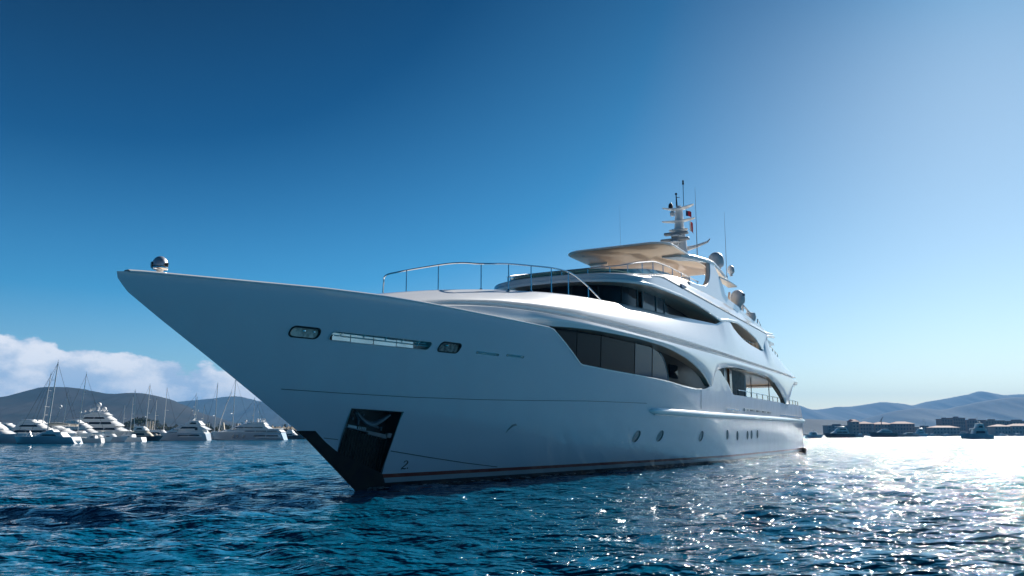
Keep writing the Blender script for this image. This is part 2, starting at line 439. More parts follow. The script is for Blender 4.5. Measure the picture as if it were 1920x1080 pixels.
# anchor pocket contents
ribs = MB()
def pocket(u, v, d):   # u 0..1 left-right, v 0..1 bottom-top, d depth inwards
    def bil(q): return tuple((1 - v) * ((1 - u) * q[3][k] + u * q[2][k]) + v * ((1 - u) * q[0][k] + u * q[1][k]) for k in range(3))
    s, z, b = bil([(-.94, 2.02, .54), (.71, 1.97, .87), (.74, .39, .20), (-.88, .97, .10)])
    inn = (1 - v) * ((1 - u) * .035 + u * .09) + v * ((1 - u) * .17 + u * .42)
    return Vector(P(s, b + (inn - b) * d, z))
for k in range(17):
    u = (k + .5) / 17
    ribs.tube([pocket(u, v, .55) for v in (.01, .2, .4, .60)], .016, 6)
ribs.build('pocket_ribs', RIB, yacht)
sh = MB()
def pbox(mb, u0, u1, v0, v1, d0, d1, mi=0):
    vs = [pocket(u, v, d) for d in (d0, d1) for u, v in ((u0, v0), (u1, v0), (u1, v1), (u0, v1))]
    mb.add(vs, [(0, 1, 2, 3), (7, 6, 5, 4), (0, 4, 5, 1), (1, 5, 6, 2), (2, 6, 7, 3), (3, 7, 4, 0)], mi)
pbox(sh, .03, .52, .575, .60, .12, .95); pbox(sh, .12, .30, .60, .66, .5, .85); pbox(sh, .50, .90, .545, .61, .2, .95)
for k in range(5): pbox(sh, .32 + .035 * k, .34 + .035 * k, .60, .665, .45, .8)
pbox(sh, .88, .965, .57, .64, .1, .4)
sh.build('pocket_shelf', STEEL, yacht)
fr = MB()
cs = [(0, 0), (1, 0), (1, 1), (0, 1)]
for k in range(4):
    a, c = cs[k], cs[(k + 1) % 4]
    if k == 0: continue
    fr.tube([pocket(a[0] + (c[0] - a[0]) * t, a[1] + (c[1] - a[1]) * t, 0.) for t in np.linspace(0, 1, 12)], .014, 6)
fr.build('pocket_frame', STEEL, yacht)
an = MB()
ANC = mat('anchor_steel', (.22, .25, .28), .35, .6, noise=(.14, .15, .17), nscale=4)
ac = [pocket(u, v, .35) for u, v in ((.20, .93), (.30, .83), (.42, .76), (.52, .735), (.62, .765), (.74, .85), (.86, .945))]
an.tube(ac, [.03, .045, .06, .07, .068, .06, .035], 8)
an.tube([pocket(u, v, .45) for u, v in ((.19, .94), (.28, .80), (.30, .70))], [.03, .04, .03], 8)
an.tube([pocket(u, v, .3) for u, v in ((.48, .72), (.62, .715), (.70, .70))], [.03, .035, .025], 8)
an.tube([pocket(u, v, .25) for u, v in ((.73, .72), (.745, .66))], [.03, .03], 8)
for u, v, r in ((.2, .93, .06), (.29, .80, .055), (.16, .80, .05), (.35, .9, .04)): 
    c = pocket(u, v, .45); an.lathe([(0, -r), (r * .7, -r * .7), (r, 0), (r * .7, r * .7), (0, r)], c, 10)
an.build('anchor', ANC, yacht)
# hull number by the stem
nm = MB(); f0 = hull_frame(1.48, .60)
pts2 = [(-.10, .055), (-.085, .095), (-.03, .11), (.02, .10), (.045, .06), (.02, .01), (-.04, -.05), (-.10, -.10), (-.105, -.12), (-.05, -.10), (.02, -.115), (.07, -.10)]
nm.tube([f0[0] + f0[1] * (a * 1.0 + .2 * b_) + f0[2] * b_ + f0[3] * .004 for a, b_ in pts2], [.006, .012, .010, .012, .018, .016, .012, .010, .012, .014, .016, .008], 6)
nm.lathe([(0, -.02), (.016, -.012), (.02, 0), (.016, .012), (0, .02)], f0[0] + f0[1] * .10 + f0[2] * -.10, 8)
o = nm.build('hull_number', DARK, hull); o['label'] = 'small black script 2 with a dot near the stem'
# bow lights
def ringed(s, z, outl, name, ringmat, inner, rr=.022, parts=()):
    p, t, u, n = hull_frame(s, z)
    W_ = lambda a, b_, d: p + t * a + u * b_ + n * d
    m = MB(); q = [W_(a, b_, .0) for a, b_ in outl]; q = q + q[:1]
    m.tube(q, rr, 6); fr = m.build(name, ringmat, hull)
    g = MB(); g.add([W_(a * .93, b_ * .86, -.03 - .35 * b_) for a, b_ in outl], [tuple(range(len(outl)))]); g.build('lens', inner, fr)
    return fr, W_
fr1, W1 = ringed(-3.08, 3.61, L1_O, 'bow_light', DARK, LENS)
for q_, r_ in ((-.02, .05), (.24, .03)):
    d = MB(); d.lathe([(0, 0), (r_, .0), (r_, .03), (0, .04)], W1(q_, .01, -.02), 12); d.build('bulb', CHROME, fr1)
fr2, W2 = ringed(1.16, 3.62, L2_O, 'bow_light', DARK, mat('dark_lens', (.05, .04, .035), .15, coat=1., noise=(.3, .26, .22), nscale=12))
fr2['label'] = 'dark bow light aft of the long slot'
d = MB(); d.lathe([(0, 0), (.05, .0), (.055, .03), (0, .04)], W2(-.1, 0.02, -.02), 12); d.build('bulb', CHROME, fr2)
p, t, u, n = hull_frame(-.98, 3.60)
Wd = lambda a, b_, d: p + t * a + u * b_ + n * d
m = MB(); q = [Wd(a, b_, .0) for a, b_ in SLOT_O]; m.tube(q + q[:1], .014, 6); slot = m.build('mooring_slot', GEL, hull)
m = MB()
m.tube([Wd(a, -.005 - .008 * a, -.03) for a in np.linspace(-1.45, 1.45, 12)], .012, 6)
m.tube([Wd(a, .035 - .01 * a, -.10) for a in np.linspace(-1.4, 1.4, 12)], .014, 6)
for a in (-1.2, -.55, .1, .62, 1.15): m.tube([Wd(a, -.09, -.08), Wd(a + .02, .09, -.08)], .012, 6)
m.build('roller', CHROME, slot)
m = MB()  # added panels, leaned back to mirror bright sky and lighten the slot
LSTEEL = mat('slot_reflector_steel', (.86, .85, .85), .22, .85, noise=(.72, .71, .71), nscale=2)
for a0, a1, b0, b1, dd in ((-1.42, -.92, -.11, .11, .13), (-.9, -.25, -.115, .118, .14), (-.23, .45, -.115, .118, .12), (.47, 1.0, -.11, .11, .1)):
    f_ = lambda b_: -.012 - .14 * (b_ + .12) / .24
    m.add([Wd(a0, b0, f_(b0)), Wd(a1, b0, f_(b0)), Wd(a1, b1, f_(b1)), Wd(a0, b1, f_(b1))], [(0, 1, 2, 3)])
m.build('slot_reflector', LSTEEL, slot)
m = MB(); m.prism([(.15, .045), (.42, .035), (.42, .065), (.18, .08)], -.10, -.06, Wd); m.build('fairlead', ANC, slot)
for s, z, L_ in ((2.65, 3.58, .95), (3.82, 3.60, .8)):
    p2, t2, u2, n2 = hull_frame(s, z); m = MB()
    q = [p2 + t2 * a + u2 * b_ for a, b_ in rrect(L_, .065, .03)]; m.tube(q + q[:1], .009, 5)
    m.tube([p2 + t2 * (-L_ / 2 + .06), p2 + t2 * (L_ / 2 - .14)], .018, 6); m.build('vent_slot', CHROME, hull)
# hawse fairlead
p2, t2, u2, n2 = hull_frame(5.25, 1.52); m = MB()
m.tube([p2 + t2 * a + u2 * b_ - n2 * .01 for a, b_ in ((-.19, -.13), (-.12, .02), (.0, .15), (.12, .19), (.2, .16))], [.008, .03, .045, .04, .02], 8)
m.build('hawse_lip', GREYP, hull)
for s, z in PORTS:
    p2, t2, u2, n2 = hull_frame(s, z); m = MB()
    q = [p2 + t2 * a + u2 * b_ for a, b_ in circ(.26, .25)]; m.tube(q + q[:1], .012, 6); pf = m.build('porthole', STEEL, hull)
    m = MB(); m.prism(circ(.25, .24), -.034, -.022, lambda a, b_, d: p2 + t2 * a + u2 * b_ + n2 * d); m.build('pane', PORT, pf)
# rubbing strake
m = MB()
rows = []
for s in np.concatenate([[13.42, 13.5, 13.7, 14.0], np.arange(14.4, 49.9, .7), [49.95]]):
    k = min(1, ((s - 13.42) / .6)) ** .5; z = float(np.interp(s, [13.4, 20, 30, 49.9], [2.29, 2.27, 2.32, 2.40])); bb = hb(min(s, 49.8), z)
    h, w = .13 * k + .01, .17 * k + .01
    rows.append([P(s, bb - .05, z - h)] + [P(s, bb + w * math.cos(a), z + h * math.sin(a)) for a in np.linspace(R(-80), R(80), 10)] + [P(s, bb - .05, z + h)])
m.grid(rows); m.add(rows[-1], [tuple(range(len(rows[-1])))])
m.build('rubbing_strake', WHITE, hull)
m = MB(); rows = []
for s in np.arange(14, 49.9, .7):
    z = float(np.interp(s, [13.4, 20, 30, 49.9], [2.29, 2.27, 2.32, 2.40])) - .15; bb = hb(min(s, 49.8), z)
    rows.append([P(s, bb - .02, z - .02), P(s, bb + .05, z - .015), P(s, bb + .05, z + .02)])
m.grid(rows); m.build('strake_edge', STEEL, hull)
# caprail
m = MB()
capS = [s for s in np.arange(-6.9, 5.0, .25)] + [5.0, 5.2, 5.6, 6.02, 6.6, 7.2, 7.4] + list(np.arange(8, 20, .5))
rows = []
for s in capS:
    z = htops(s); bb = hb(s, z)
    rows.append([P(s, bb - .12, z + .002), P(s, bb - .11, z + .035), P(s, bb - .03, z + .04), P(s, bb + .022, z + .012), P(s, bb + .024, z - .012), P(s, bb, z - .03)])
m.grid(rows); m.grid([[(x, -y, zz) for x, y, zz in r] for r in rows]); m.build('cap_rail', WHITE, hull)
# swim platform edge and fender at the stern
m = MB(); m.lathe([(.02, -.26), (.12, -.22), (.17, -.08), (.17, .08), (.12, .2), (.02, .24)], P(48.9, 3.42, .18), 12); m.build('stern_fender', DARK, yacht)

# ---------------------------------------------------------------- superstructure
LOW = table([(-3, 4.15), (0, 4.2), (3, 4.3), (4.0, 4.42), (4.6, 4.56), (6.46, 4.68), (7.85, 4.73), (9.42, 4.77), (11.41, 4.81), (13.56, 4.80), (15.22, 4.74), (17.1, 4.59), (18.39, 4.40), (19.58, 4.15), (20.3, 3.9), (20.9, 3.62),
             (21.2, 3.55), (21.5, 3.85), (21.88, 4.24), (22.4, 4.42), (22.96, 4.54), (24.52, 4.73), (26.91, 4.86), (28.86, 4.89), (33.26, 4.93), (35.38, 4.87), (36.88, 4.62), (40.3, 3.75), (40.6, 3.35), (42.0, 3.35), (42.3, 3.7), (44.9, 4.95), (47, 5.02)], .1)
RIDGE = table([(-3, 4.22), (-1, 4.38), (-.13, 4.55), (.4, 4.62), (1.37, 4.74), (2.65, 4.87), (4.11, 4.95), (5.78, 4.97), (11.3, 4.98), (16.5, 5.06), (26.4, 5.22), (47, 5.34)], .5)
GT = table([(-3, 4.28), (-1, 4.44), (-.31, 4.62), (-.06, 4.69), (1.05, 4.88), (2.96, 5.11), (4.46, 5.20), (6.2, 5.24), (7.9, 5.26), (11.85, 5.30), (17.34, 5.40), (27.2, 5.46), (47, 5.58)], .5)
TOP = table([(-3, 4.32), (-1.6, 4.55), (-.9, 4.75), (-.49, 4.85), (.02, 4.96), (.74, 5.10), (1.51, 5.24), (2.57, 5.40), (3.51, 5.53), (5.08, 5.70), (6.06, 5.80), (7.24, 5.89), (8.52, 5.98), (10.48, 6.10), (12.52, 6.22),
             (15.38, 6.38), (18.86, 6.62), (22.5, 6.82), (24.0, 6.90), (24.6, 7.05), (25.2, 7.28), (26.4, 7.42), (27.0, 7.36), (27.8, 7.10), (29, 6.88), (30.2, 6.71), (32, 6.60), (34.5, 6.54), (35.2, 6.55), (35.6, 6.7), (36.0, 7.2), (36.8, 7.55), (37.4, 7.3), (38.2, 6.9), (39.7, 6.72), (43.7, 6.24), (47, 5.8)], .12)
OFFT = table([(-3, -.35), (-1, -.5), (1, -.6), (18, -.6), (25, -.33), (47, -.33)], 1.)
def bandA_row(s):
    B = bd(s); lo, ri, gt, tp, ot = LOW(s), RIDGE(s), GT(s), TOP(s), OFFT(s)
    ri = max(ri, lo + .06); k = min(1, max(.25, (s + 1.5) / 4)); ka = 1 if s < 30 else max(.55, 1 - (s - 30) / 25)
    g = .22 * k; os_ = k * float(np.interp(s, [0, 8, 20, 30], [.16, .14, .06, .03]))
    r = [(-.75 * k * float(np.interp(s, [14, 20], [1, .42])), lo + .03), (-.05, lo), (-.01, lo + .012), (.0, lo + .04)]
    for t in (.25, .5, .75): r.append((.03 * t + .05 * math.sin(t * math.pi), lo + .04 + (ri - .03 - lo - .04) * t))
    r += [(.03, ri - .025), (.025, ri), (.0, ri + .014), (-.5 * g, ri + .03), (-1.0 * g, ri + .035 + (gt - ri) * .15), (-1.3 * g, ri + (gt - ri) * .55), (-1.3 * g, gt - .05), (-os_ - .05 * k, gt - .03), (-os_, gt - .012), (-os_ - .006, gt + .012)]
    for t in (.12, .25, .4, .55, .7, .82, .92): r.append((-os_ + (ot + os_) * (t ** 1.35), gt + (tp - .02 - gt) * t))
    r += [(ot - .012, tp - .004), (ot - .04, tp + .004), (ot - .16, tp + .004), (ot - .2, tp - .03), (ot - .22, tp - .55)]
    ins = .20 * (1 - min(max((s - 4.2) / 3.0, 0), 1) ** 1.0)
    return [(max(B + o_ - ins, .05), z) for o_, z in r]
SA = sorted(set(list(np.round(np.arange(-2.8, 20, .3), 2)) + list(np.round(np.arange(20, 29, .12), 2)) + list(np.round(np.arange(29, 34, .3), 2)) + list(np.round(np.arange(34, 38.4, .1), 2)) + list(np.round(np.arange(38.4, 46.8, .2), 2)) + [46.8]))
m = MB()
for sg in (1, -1):
    rows = [[P(s, sg * b, z) for b, z in bandA_row(s)] for s in SA]
    m.grid([r[1:] for r in rows]); m.grid([[P(s_, sg * bandA_row(s_)[0][0], bandA_row(s_)[0][1]), r[1]] for s_, r in zip(SA, rows)], 1); m.add(rows[-1], [tuple(range(len(rows[-1])))])
bandA = m.build('upper_deck_side', [WHITE, BRONZE], yacht, smooth=40)
# raised foredeck between the two sides
m = MB(); rows = []
for s in np.arange(-2.8, 11.3, .3):
    b = max(bd(s) + OFFT(s) - .12 - .20 * (1 - min(max((s - 4.2) / 3.0, 0), 1)), .03); z = TOP(s) + .002
    rows.append([P(s, b * math.cos(a), z + .05 * math.sin(a)) for a in np.linspace(0, math.pi, 15)])
m.grid(rows); m.build('raised_foredeck', WHITE, yacht)
# deck slabs
def slab(name, s0, s1, z0, z1, inset, mats, n=40, bfun=None):
    m = MB(); r0 = []; r1 = []
    for s in np.linspace(s0, s1, n):
        b = (bfun or bd)(s) - inset; r0.append((s, b)); 
    rows = [[P(s, b, z0) for s, b in r0], [P(s, b, z1) for s, b in r0], [P(s, -b, z1) for s, b in r0], [P(s, -b, z0) for s, b in r0]]
    m.grid([rows[3], rows[0]], 0); m.grid([rows[0], rows[1]], 0); m.grid([rows[1], rows[2]], 1); m.grid([rows[2], rows[3]], 0)
    for k in (0, -1): m.add([rows[0][k], rows[1][k], rows[2][k], rows[3][k]], [(0, 1, 2, 3)], 0)
    return m.build(name, mats, yacht, smooth=0)
slab('upper_deck', 4.5, 45.5, 4.96, 5.15, .78, [BEIGE, TEAK])
slab('sun_deck', 13.5, 38.6, 7.5, 7.62, .55, [BEIGE, TEAK])

# brow round the upper deck house
def brow_path():
    pts = []
    for d_ in np.linspace(0, 90, 31):
        th = R(d_); pts.append((10.6 + 3.5 * (1 - max(math.cos(th), 0) ** (2 / 2.3)), 3.4 * math.sin(th) ** (2 / 2.3)))
    pts += [(s, 3.4) for s in np.arange(14.4, 39.7, .2)]
    return pts
LB = table([(10.6, 7.02), (12, 7.07), (13, 7.11), (14.1, 7.18), (16, 7.26), (18, 7.33), (20, 7.33), (22, 7.27), (24, 7.15), (24.75, 7.10), (26.35, 7.30), (28.5, 7.45), (31.1, 7.32), (33.3, 7.09), (34.6, 6.75), (35.2, 6.57), (36.3, 6.6), (36.7, 7.2), (37.2, 7.6), (39.6, 7.80)], .1)
BT = table([(10.6, 7.40), (11, 7.47), (12.2, 7.56), (13, 7.64), (14.1, 7.80), (16, 8.15), (18, 8.42), (20, 8.58), (22, 8.68), (24, 8.75), (27, 8.78), (30, 8.74), (32.5, 8.51), (36.4, 8.32), (39.6, 8.06)], .4)
bp_ = brow_path()
full = [(s, -b) for s, b in reversed(bp_[1:])] + bp_
nrm = []
for i, (s, b) in enumerate(full):
    a = full[max(i - 1, 0)]; c = full[min(i + 1, len(full) - 1)]
    t = Vector((c[0] - a[0], c[1] - a[1])).normalized(); nrm.append(Vector((t.y, -t.x)))  # points to the boat's middle
def inward(i, off): return full[i][0] + nrm[i].x * off, full[i][1] + nrm[i].y * off
m = MB(); rows = []; soff = []
for i, (s, b) in enumerate(full):
    lb, tp = LB(s), BT(s); lt = lb + (.13 if s < 24 else .16)
    w = min(1, max(0, (s - 13.5) / 2)); f = (7.78 - lt) / max(tp - lt, .05); gz = lt + (tp - lt) * (.5 * (1 - w) + f * w); gz = min(max(gz, lt + .05), tp - .06); g = .09 * w
    pr = [(.62, lb + .06), (.25, lb + .03), (.04, lb), (.01, lb + .01), (.0, lb + .03), (-.01, (lb + lt) / 2), (.0, lt - .012), (.02, lt + .004),
          (.05, gz - .05), (.055 + .0, gz - .012), (.06 + g, gz), (.09 + g, gz + .05), (.06, gz + .08 * w + .01), (.09, gz + .09 * w + .03)]
    z0 = gz + .09 * w + .03
    for t in (.25, .5, .75, .93): pr.append((.09 + (.5 - .09) * t ** 1.3, z0 + (tp - z0) * t))
    pr += [(.5, tp), (.56, tp + .006), (.66, tp), (.68, tp - .3)]
    rows.append([P(*inward(i, o_), z) for o_, z in pr])
m.grid(rows, 0)
for k in (0, -1): m.add(rows[k], [tuple(range(len(rows[k])))], 0)
brow = m.build('brow', WHITE, yacht, smooth=40)
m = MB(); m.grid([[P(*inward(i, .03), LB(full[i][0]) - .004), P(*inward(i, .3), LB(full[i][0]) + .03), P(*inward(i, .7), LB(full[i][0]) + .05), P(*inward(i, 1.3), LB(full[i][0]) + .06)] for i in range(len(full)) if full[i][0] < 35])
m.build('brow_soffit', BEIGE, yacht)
m = MB(); m.tube([P(*inward(i, .36), LB(full[i][0]) + .0) for i in range(len(full)) if full[i][0] < 24 and full[i][0] > 12], .02, 5); 
# upper house glazing
def wallpath(off, i0, i1, z0, z1, mb, mi=0, inset=0.):
    rr = []
    for i in range(i0, i1 + 1):
        x, y = inward(i, off); rr.append((x, y))
    mb.grid([[P(x, y, z0), P(x, y, z1(full[i0 + k][0]) if callable(z1) else z1)] for k, (x, y) in enumerate(rr)], mi)
idx = lambda s: max(i for i in range(len(full)) if full[i][1] > 0 and full[i][0] <= s)
idn = lambda s: min(i for i in range(len(full)) if full[i][1] < 0 and full[i][0] <= s)
ztopw = lambda s: LB(s) + .05
house = MB(); wallpath(1.35, 0, len(full) - 1, 5.1, 7.5, house)
uh = house.build('upper_house', BROWN, yacht)
def pane_span(i0, i1, name, mt, off=.95, trim=None):
    g = MB(); rr = []
    for i in range(i0, i1 + 1):
        x, y = inward(i, off); s = full[i][0]; zt = ztopw(s)
        if trim: zt = min(zt, trim(s))
        rr.append([P(x, y, 5.2), P(x, y, zt)])
    g.grid(rr); g.grid([[(p_[0] + .0, p_[1] * .985, p_[2]) for p_ in r] for r in rr]); return g.build(name, mt, yacht)
mid = len(full) // 2
cuts = [idn(19.5), mid - 24, mid - 14, mid - 5, mid + 5, mid + 14, mid + 24, idx(14.6), idx(15.3), idx(17.0), idx(18.2), idx(19.4)]
trim = table([(10, 9), (17.9, 9), (18, 7.3), (18.6, 7.1), (19.0, 6.85), (19.4, 6.5)])
for k in range(len(cuts) - 1):
    if k == 7: continue  # open dark doorway
    pane_span(cuts[k] + (0 if k else 0), cuts[k + 1], 'upper_window', GLASS2 if k >= 8 else GLASS, trim=trim if k >= 9 else None)
for c in cuts[1:-1]:
    x, y = inward(c, .93); m = MB(); m.tube([P(x, y, 5.2), P(x, y, ztopw(full[c][0]))], .025, 6); m.build('mullion', DARK if c < idx(14.6) else GREYP, yacht)
# foredeck railing
rail_pts = [(3.45, -1.99, 5.62), (3.40, -1.93, 6.05), (3.35, -1.82, 6.28), (3.2, -1.2, 6.31), (3.1, -.3, 6.33), (2.95, .7, 6.32), (2.9, 1.3, 6.28), (2.95, 1.75, 6.22), (3.3, 2.0, 6.26), (4.13, 2.13, 6.40), (5.28, 2.30, 6.54), (6.42, 2.45, 6.67), (7.3, 2.54, 6.72), (7.84, 2.60, 6.68), (8.2, 2.64, 6.6), (8.89, 2.69, 6.42), (9.89, 2.76, 6.08)]
def smooth_pts(pts, n=6):
    pts = [Vector(p) for p in pts]; out = []
    for i in range(len(pts) - 1):
        p0, p1, p2, p3 = pts[max(i - 1, 0)], pts[i], pts[i + 1], pts[min(i + 2, len(pts) - 1)]
        for k in range(n):
            t = k / n; out.append(.5 * ((2 * p1) + (-p0 + p2) * t + (2 * p0 - 5 * p1 + 4 * p2 - p3) * t * t + (-p0 + 3 * p1 - 3 * p2 + p3) * t ** 3))
    return out + [pts[-1]]
m = MB(); m.tube([P(*p) for p in smooth_pts(rail_pts)], .024, 8)
frail = m.build('foredeck_rail', CHROME, yacht)
for (s, b, z) in [(3.14, -.87, 6.31), (3.05, .35, 6.33), (3.05, 1.82, 6.22), (4.13, 2.13, 6.4), (5.28, 2.3, 6.54), (6.42, 2.45, 6.67), (7.5, 2.56, 6.71), (8.89, 2.69, 6.42)]:
    m = MB(); zb = TOP(s) - .05; m.tube([P(s, b, zb), P(s, b, z)], .018, 8); m.lathe([(.05, 0), (.045, .03), (.02, .05)], P(s, b, zb + .04), 10); m.build('stanchion', CHROME, frail)
# sundeck windscreen and rail
ir = [i for i in range(len(full)) if full[i][0] < 23]
def gt_(s): return BT(s) + float(np.interp(s, [10.6, 12, 14.7, 17, 20, 21.5], [.22, .2, .22, .18, .08, .0]))
m = MB(); m.grid([[P(*inward(i, .62), BT(full[i][0]) - .02), P(*inward(i, .72), gt_(full[i][0]))] for i in ir if full[i][0] < 21.4]); 
ws = m.build('windscreen', GREENGLASS, yacht)
rz = table([(10.6, 7.56), (11.0, 7.66), (12.2, 7.84), (13, 8.02), (14.1, 8.25), (16, 8.66), (18, 8.80), (20, 8.86), (22, 8.90), (23.2, 8.95)], .3)
m = MB(); m.tube([P(*inward(i, .62), rz(full[i][0]) + .02) for i in ir], .028, 8); sr = m.build('sundeck_rail', STEEL, yacht)
for i in ir[::7]:
    m = MB(); m.tube([P(*inward(i, .62), BT(full[i][0])), P(*inward(i, .62), rz(full[i][0]))], .02, 6); m.build('rail_post', CHROME, sr)
# radar arch: two wings
AW = [(20.2, 7.9), (20.2, 8.50), (21.6, 8.58), (22.62, 8.70), (23.3, 8.80), (23.75, 8.98), (24.1, 9.22), (24.35, 9.5), (24.52, 9.8), (24.6, 10.1), (24.62, 10.36), (25.24, 10.46), (25.5, 10.35), (26.0, 10.05), (26.6, 9.75), (27.1, 9.45), (27.35, 9.1), (27.55, 8.95), (28.2, 8.82), (30.2, 8.77), (32.5, 8.51), (36.4, 8.30), (39.5, 8.05), (39.5, 7.88)]
for sg in (1, -1):
    m = MB()
    def fw(u, v, d):
        b = float(np.interp(v, [7.9, 8.8, 10.4], [3.16, 3.08, 2.98])) - d
        return P(u, sg * b, v)
    m.prism(AW, 0, .22, fw); w = m.build('radar_arch_wing', [WHITE], yacht, smooth=20)
    md = w.modifiers.new('bev', 'BEVEL'); md.width = .04; md.segments = 3; md.limit_method = 'ANGLE'; md.angle_limit = R(50)
    # beige inner lining
    m = MB(); m.prism([(u + .02, v) for u, v in AW[3:16]] + [(27.0, 8.6), (22.6, 8.6)], .225, .24, fw); m.build('arch_lining', BEIGE_D, w)
# hard top
def ht_outline():
    pts = []
    for cx, cy, a0 in ((19.3, 1.75, 90), (19.3, -1.75, 180)):
        for k in range(9):
            a = R(a0 + 90 * k / 8); pts.append((cx + .9 * math.cos(a), cy + .9 * math.sin(a)))
    return pts
ho = [(27.5, 2.4), (24.8, 2.68)] + ht_outline() + [(24.8, -2.68), (27.5, -2.4)]
def zh(s, b): return 10.12 + .012 * (s - 18) - .025 * (b / 2.6) ** 2
m = MB()
n = len(ho)
def ring(sc_, dz_): 
    return [P(22.5 + (s - 22.5) * sc_, b * sc_, zh(s, b) + dz_) for s, b in ho]
R0 = [ring(.97, -.035), ring(.995, -.025), ring(1.0, .0), ring(1.0, .035), ring(.99, .06), ring(.93, .09), ring(.6, .13)]
m.grid(R0, 0, True)
m.add(R0[-1], [tuple(range(n))], 0)
ht = m.build('hard_top', [WHITE], yacht, smooth=50)
m = MB(); a = ring(.97, -.037); m.add(a, [tuple(range(n))], 0)
a2 = ring(.97, -.06); 
m = MB(); m.grid([ring(.965, -.036), ring(.95, -.055), ring(.6, -.05), ring(.2, -.045)], 0, True); m.add(ring(.2, -.045), [tuple(range(n))]); m.build('ceiling_panel', BEIGE, ht)
for s, b in ((19.3, -1.9), (20.3, -2.0), (21.5, -2.1)):
    m = MB(); m.lathe([(0, -.03), (.09, -.02), (.1, .0), (0, .01)], P(s, b, zh(s, b) - .05), 12); m.build('ceiling_lamp', GREYP, ht)
# arch head shelves that carry the domes
for sg in (1, -1):
    m = MB()
    top_ = [(21.3, 2.45, 10.06), (22.5, 2.85, 10.12), (24.6, 3.02, 10.30), (25.6, 3.02, 10.36), (27.2, 2.95, 10.28), (29.6, 2.85, 10.05)]
    rows = [[P(s, sg * (b - 1.0), z - .05), P(s, sg * (b - .06), z - .10), P(s, sg * b, z - .02), P(s, sg * b, z + .06), P(s, sg * (b - .08), z + .14), P(s, sg * (b - 1.0), z + .16)] for s, b, z in top_]
    m.grid(rows, 0, True)
    for r_ in (rows[0], rows[-1]): m.add(r_, [tuple(range(6))])
    m.build('arch_head', WHITE, yacht, smooth=50)
    m = MB(); rows = [[P(s, sg * b, z), P(s, sg * (b + .0), z + .07), P(s, sg * (b - .5), z + .07), P(s, sg * (b - .5), z)] for s, b, z in ((26.4, 3.05, 9.75), (28.2, 3.25, 9.72), (29.4, 3.3, 9.68))]
    m.grid(rows, 0, True); 
    for r_ in (rows[0], rows[-1]): m.add(r_, [tuple(range(4))])
    m.build('arch_step', GEL, yacht, smooth=50)
def dome(s, b, z, r, h=1.15, name='radome', lab=None):
    m = MB(); pr = [(r * .55, -r * 1.15), (r * .62, -r * .95), (r * .9, -r * .75), (r, -r * .35), (r * 1.0, 0)] + [(r * math.cos(a), r * h * .95 * math.sin(a)) for a in np.linspace(.15, R(90), 9)]
    m.lathe(pr, P(s, b, z), 24); o = m.build(name, DOME, yacht, smooth=60)
    if lab: o['label'] = lab
    m = MB(); m.lathe([(r * .5, -r * 1.7), (r * .42, -r * 1.5), (r * .42, -r * 1.1), (r * .6, -r * 1.1)], P(s, b, z), 16); m.build('dome_base', GEL, o)
    return o
dome(28, 2.5, 11.05, .44, lab='largest dome on top of the arch'); dome(29.0, 3.08, 10.62, .2, 1.5)
dome(28, -2.5, 11.05, .44); dome(26.5, 1.9, 10.75, .3, .7)
d3 = dome(31, 2.95, 9.32, .42, 1.2, lab='satellite dome with blue panel low behind the arch')
m = MB(); m.add([Vector(P(31, 2.95, 9.45)) + Vector((math.cos(a) * .435, math.sin(a) * .435, z)) for a in np.linspace(R(-128), R(-92), 6) for z in (-.06, .08)], [(2 * k, 2 * k + 2, 2 * k + 3, 2 * k + 1) for k in range(5)])
m.build('dome_badge', mat('navy_badge', (.02, .05, .12), .4), d3)
# cradle, tender crane and lockers behind the dome
m = MB()
m.prism([(31.2, 8.7), (31.3, 9.5), (31.5, 9.8), (33.2, 8.95), (33.2, 8.6)], 2.3, 2.42, lambda u, v, d: P(u, d, v)); m.build('dome_screen', BEIGE, yacht)
m = MB(); m.tube([P(*p) for p in ((32.2, 2.9, 8.6), (32.4, 2.9, 9.1), (33.4, 2.95, 8.95), (35.0, 2.95, 8.8))], [.09, .08, .06, .04], 8); m.tube([P(33.4, 2.95, 8.95), P(33.6, 2.95, 8.5)], .05, 8); m.build('tender_crane', GEL, yacht)
m = MB(); m.lathe([(0, -.3), (.26, -.25), (.36, 0), (.3, .26), (0, .34)], P(34.6, 2.9, 8.62), 14); m.build('liferaft_canister', GEL, yacht)
m = MB(); m.tube([P(36.0, 3.0, 8.3), P(36.2, 3.0, 8.7), P(37.0, 3.0, 8.45), P(37.2, 3.0, 8.2)], .03, 6); m.build('ladder_rail', CHROME, yacht)
# mast
mast = MB()
mast.tube([P(28.9, 0, 10.2), P(29.1, 0, 11.6), P(29.4, 0, 12.6), P(29.6, 0, 13.6), P(29.65, 0, 14.6), P(29.65, 0, 15.0)], [.75, .62, .48, .3, .24, .15], 10)
mo = mast.build('mast', GEL, yacht, smooth=50)
def wingbar(z0, z1, half, s, chord, name, thick=.07):
    m = MB(); rows = []
    for t in np.linspace(-1, 1, 13):
        c = chord * (1 - .55 * abs(t) ** 2); zz = z0 + (z1 - z0) * abs(t) ** 1.5; h = thick * (1 - .5 * t * t)
        rows.append([P(s + c * .5 * math.cos(a), t * half, zz + h * math.sin(a)) for a in np.linspace(0, 2 * math.pi, 10)[:-1]])
    m.grid(rows, 0, True); m.add(rows[0], [tuple(range(9))]); m.add(rows[-1], [tuple(range(9))]); return m.build(name, GEL, mo, smooth=60)
wingbar(14.75, 14.95, .95, 29.5, .62, 'spreader'); wingbar(14.0, 14.1, 1.0, 29.5, .55, 'spreader'); wingbar(13.45, 13.45, .55, 29.4, .6, 'spreader', .1)
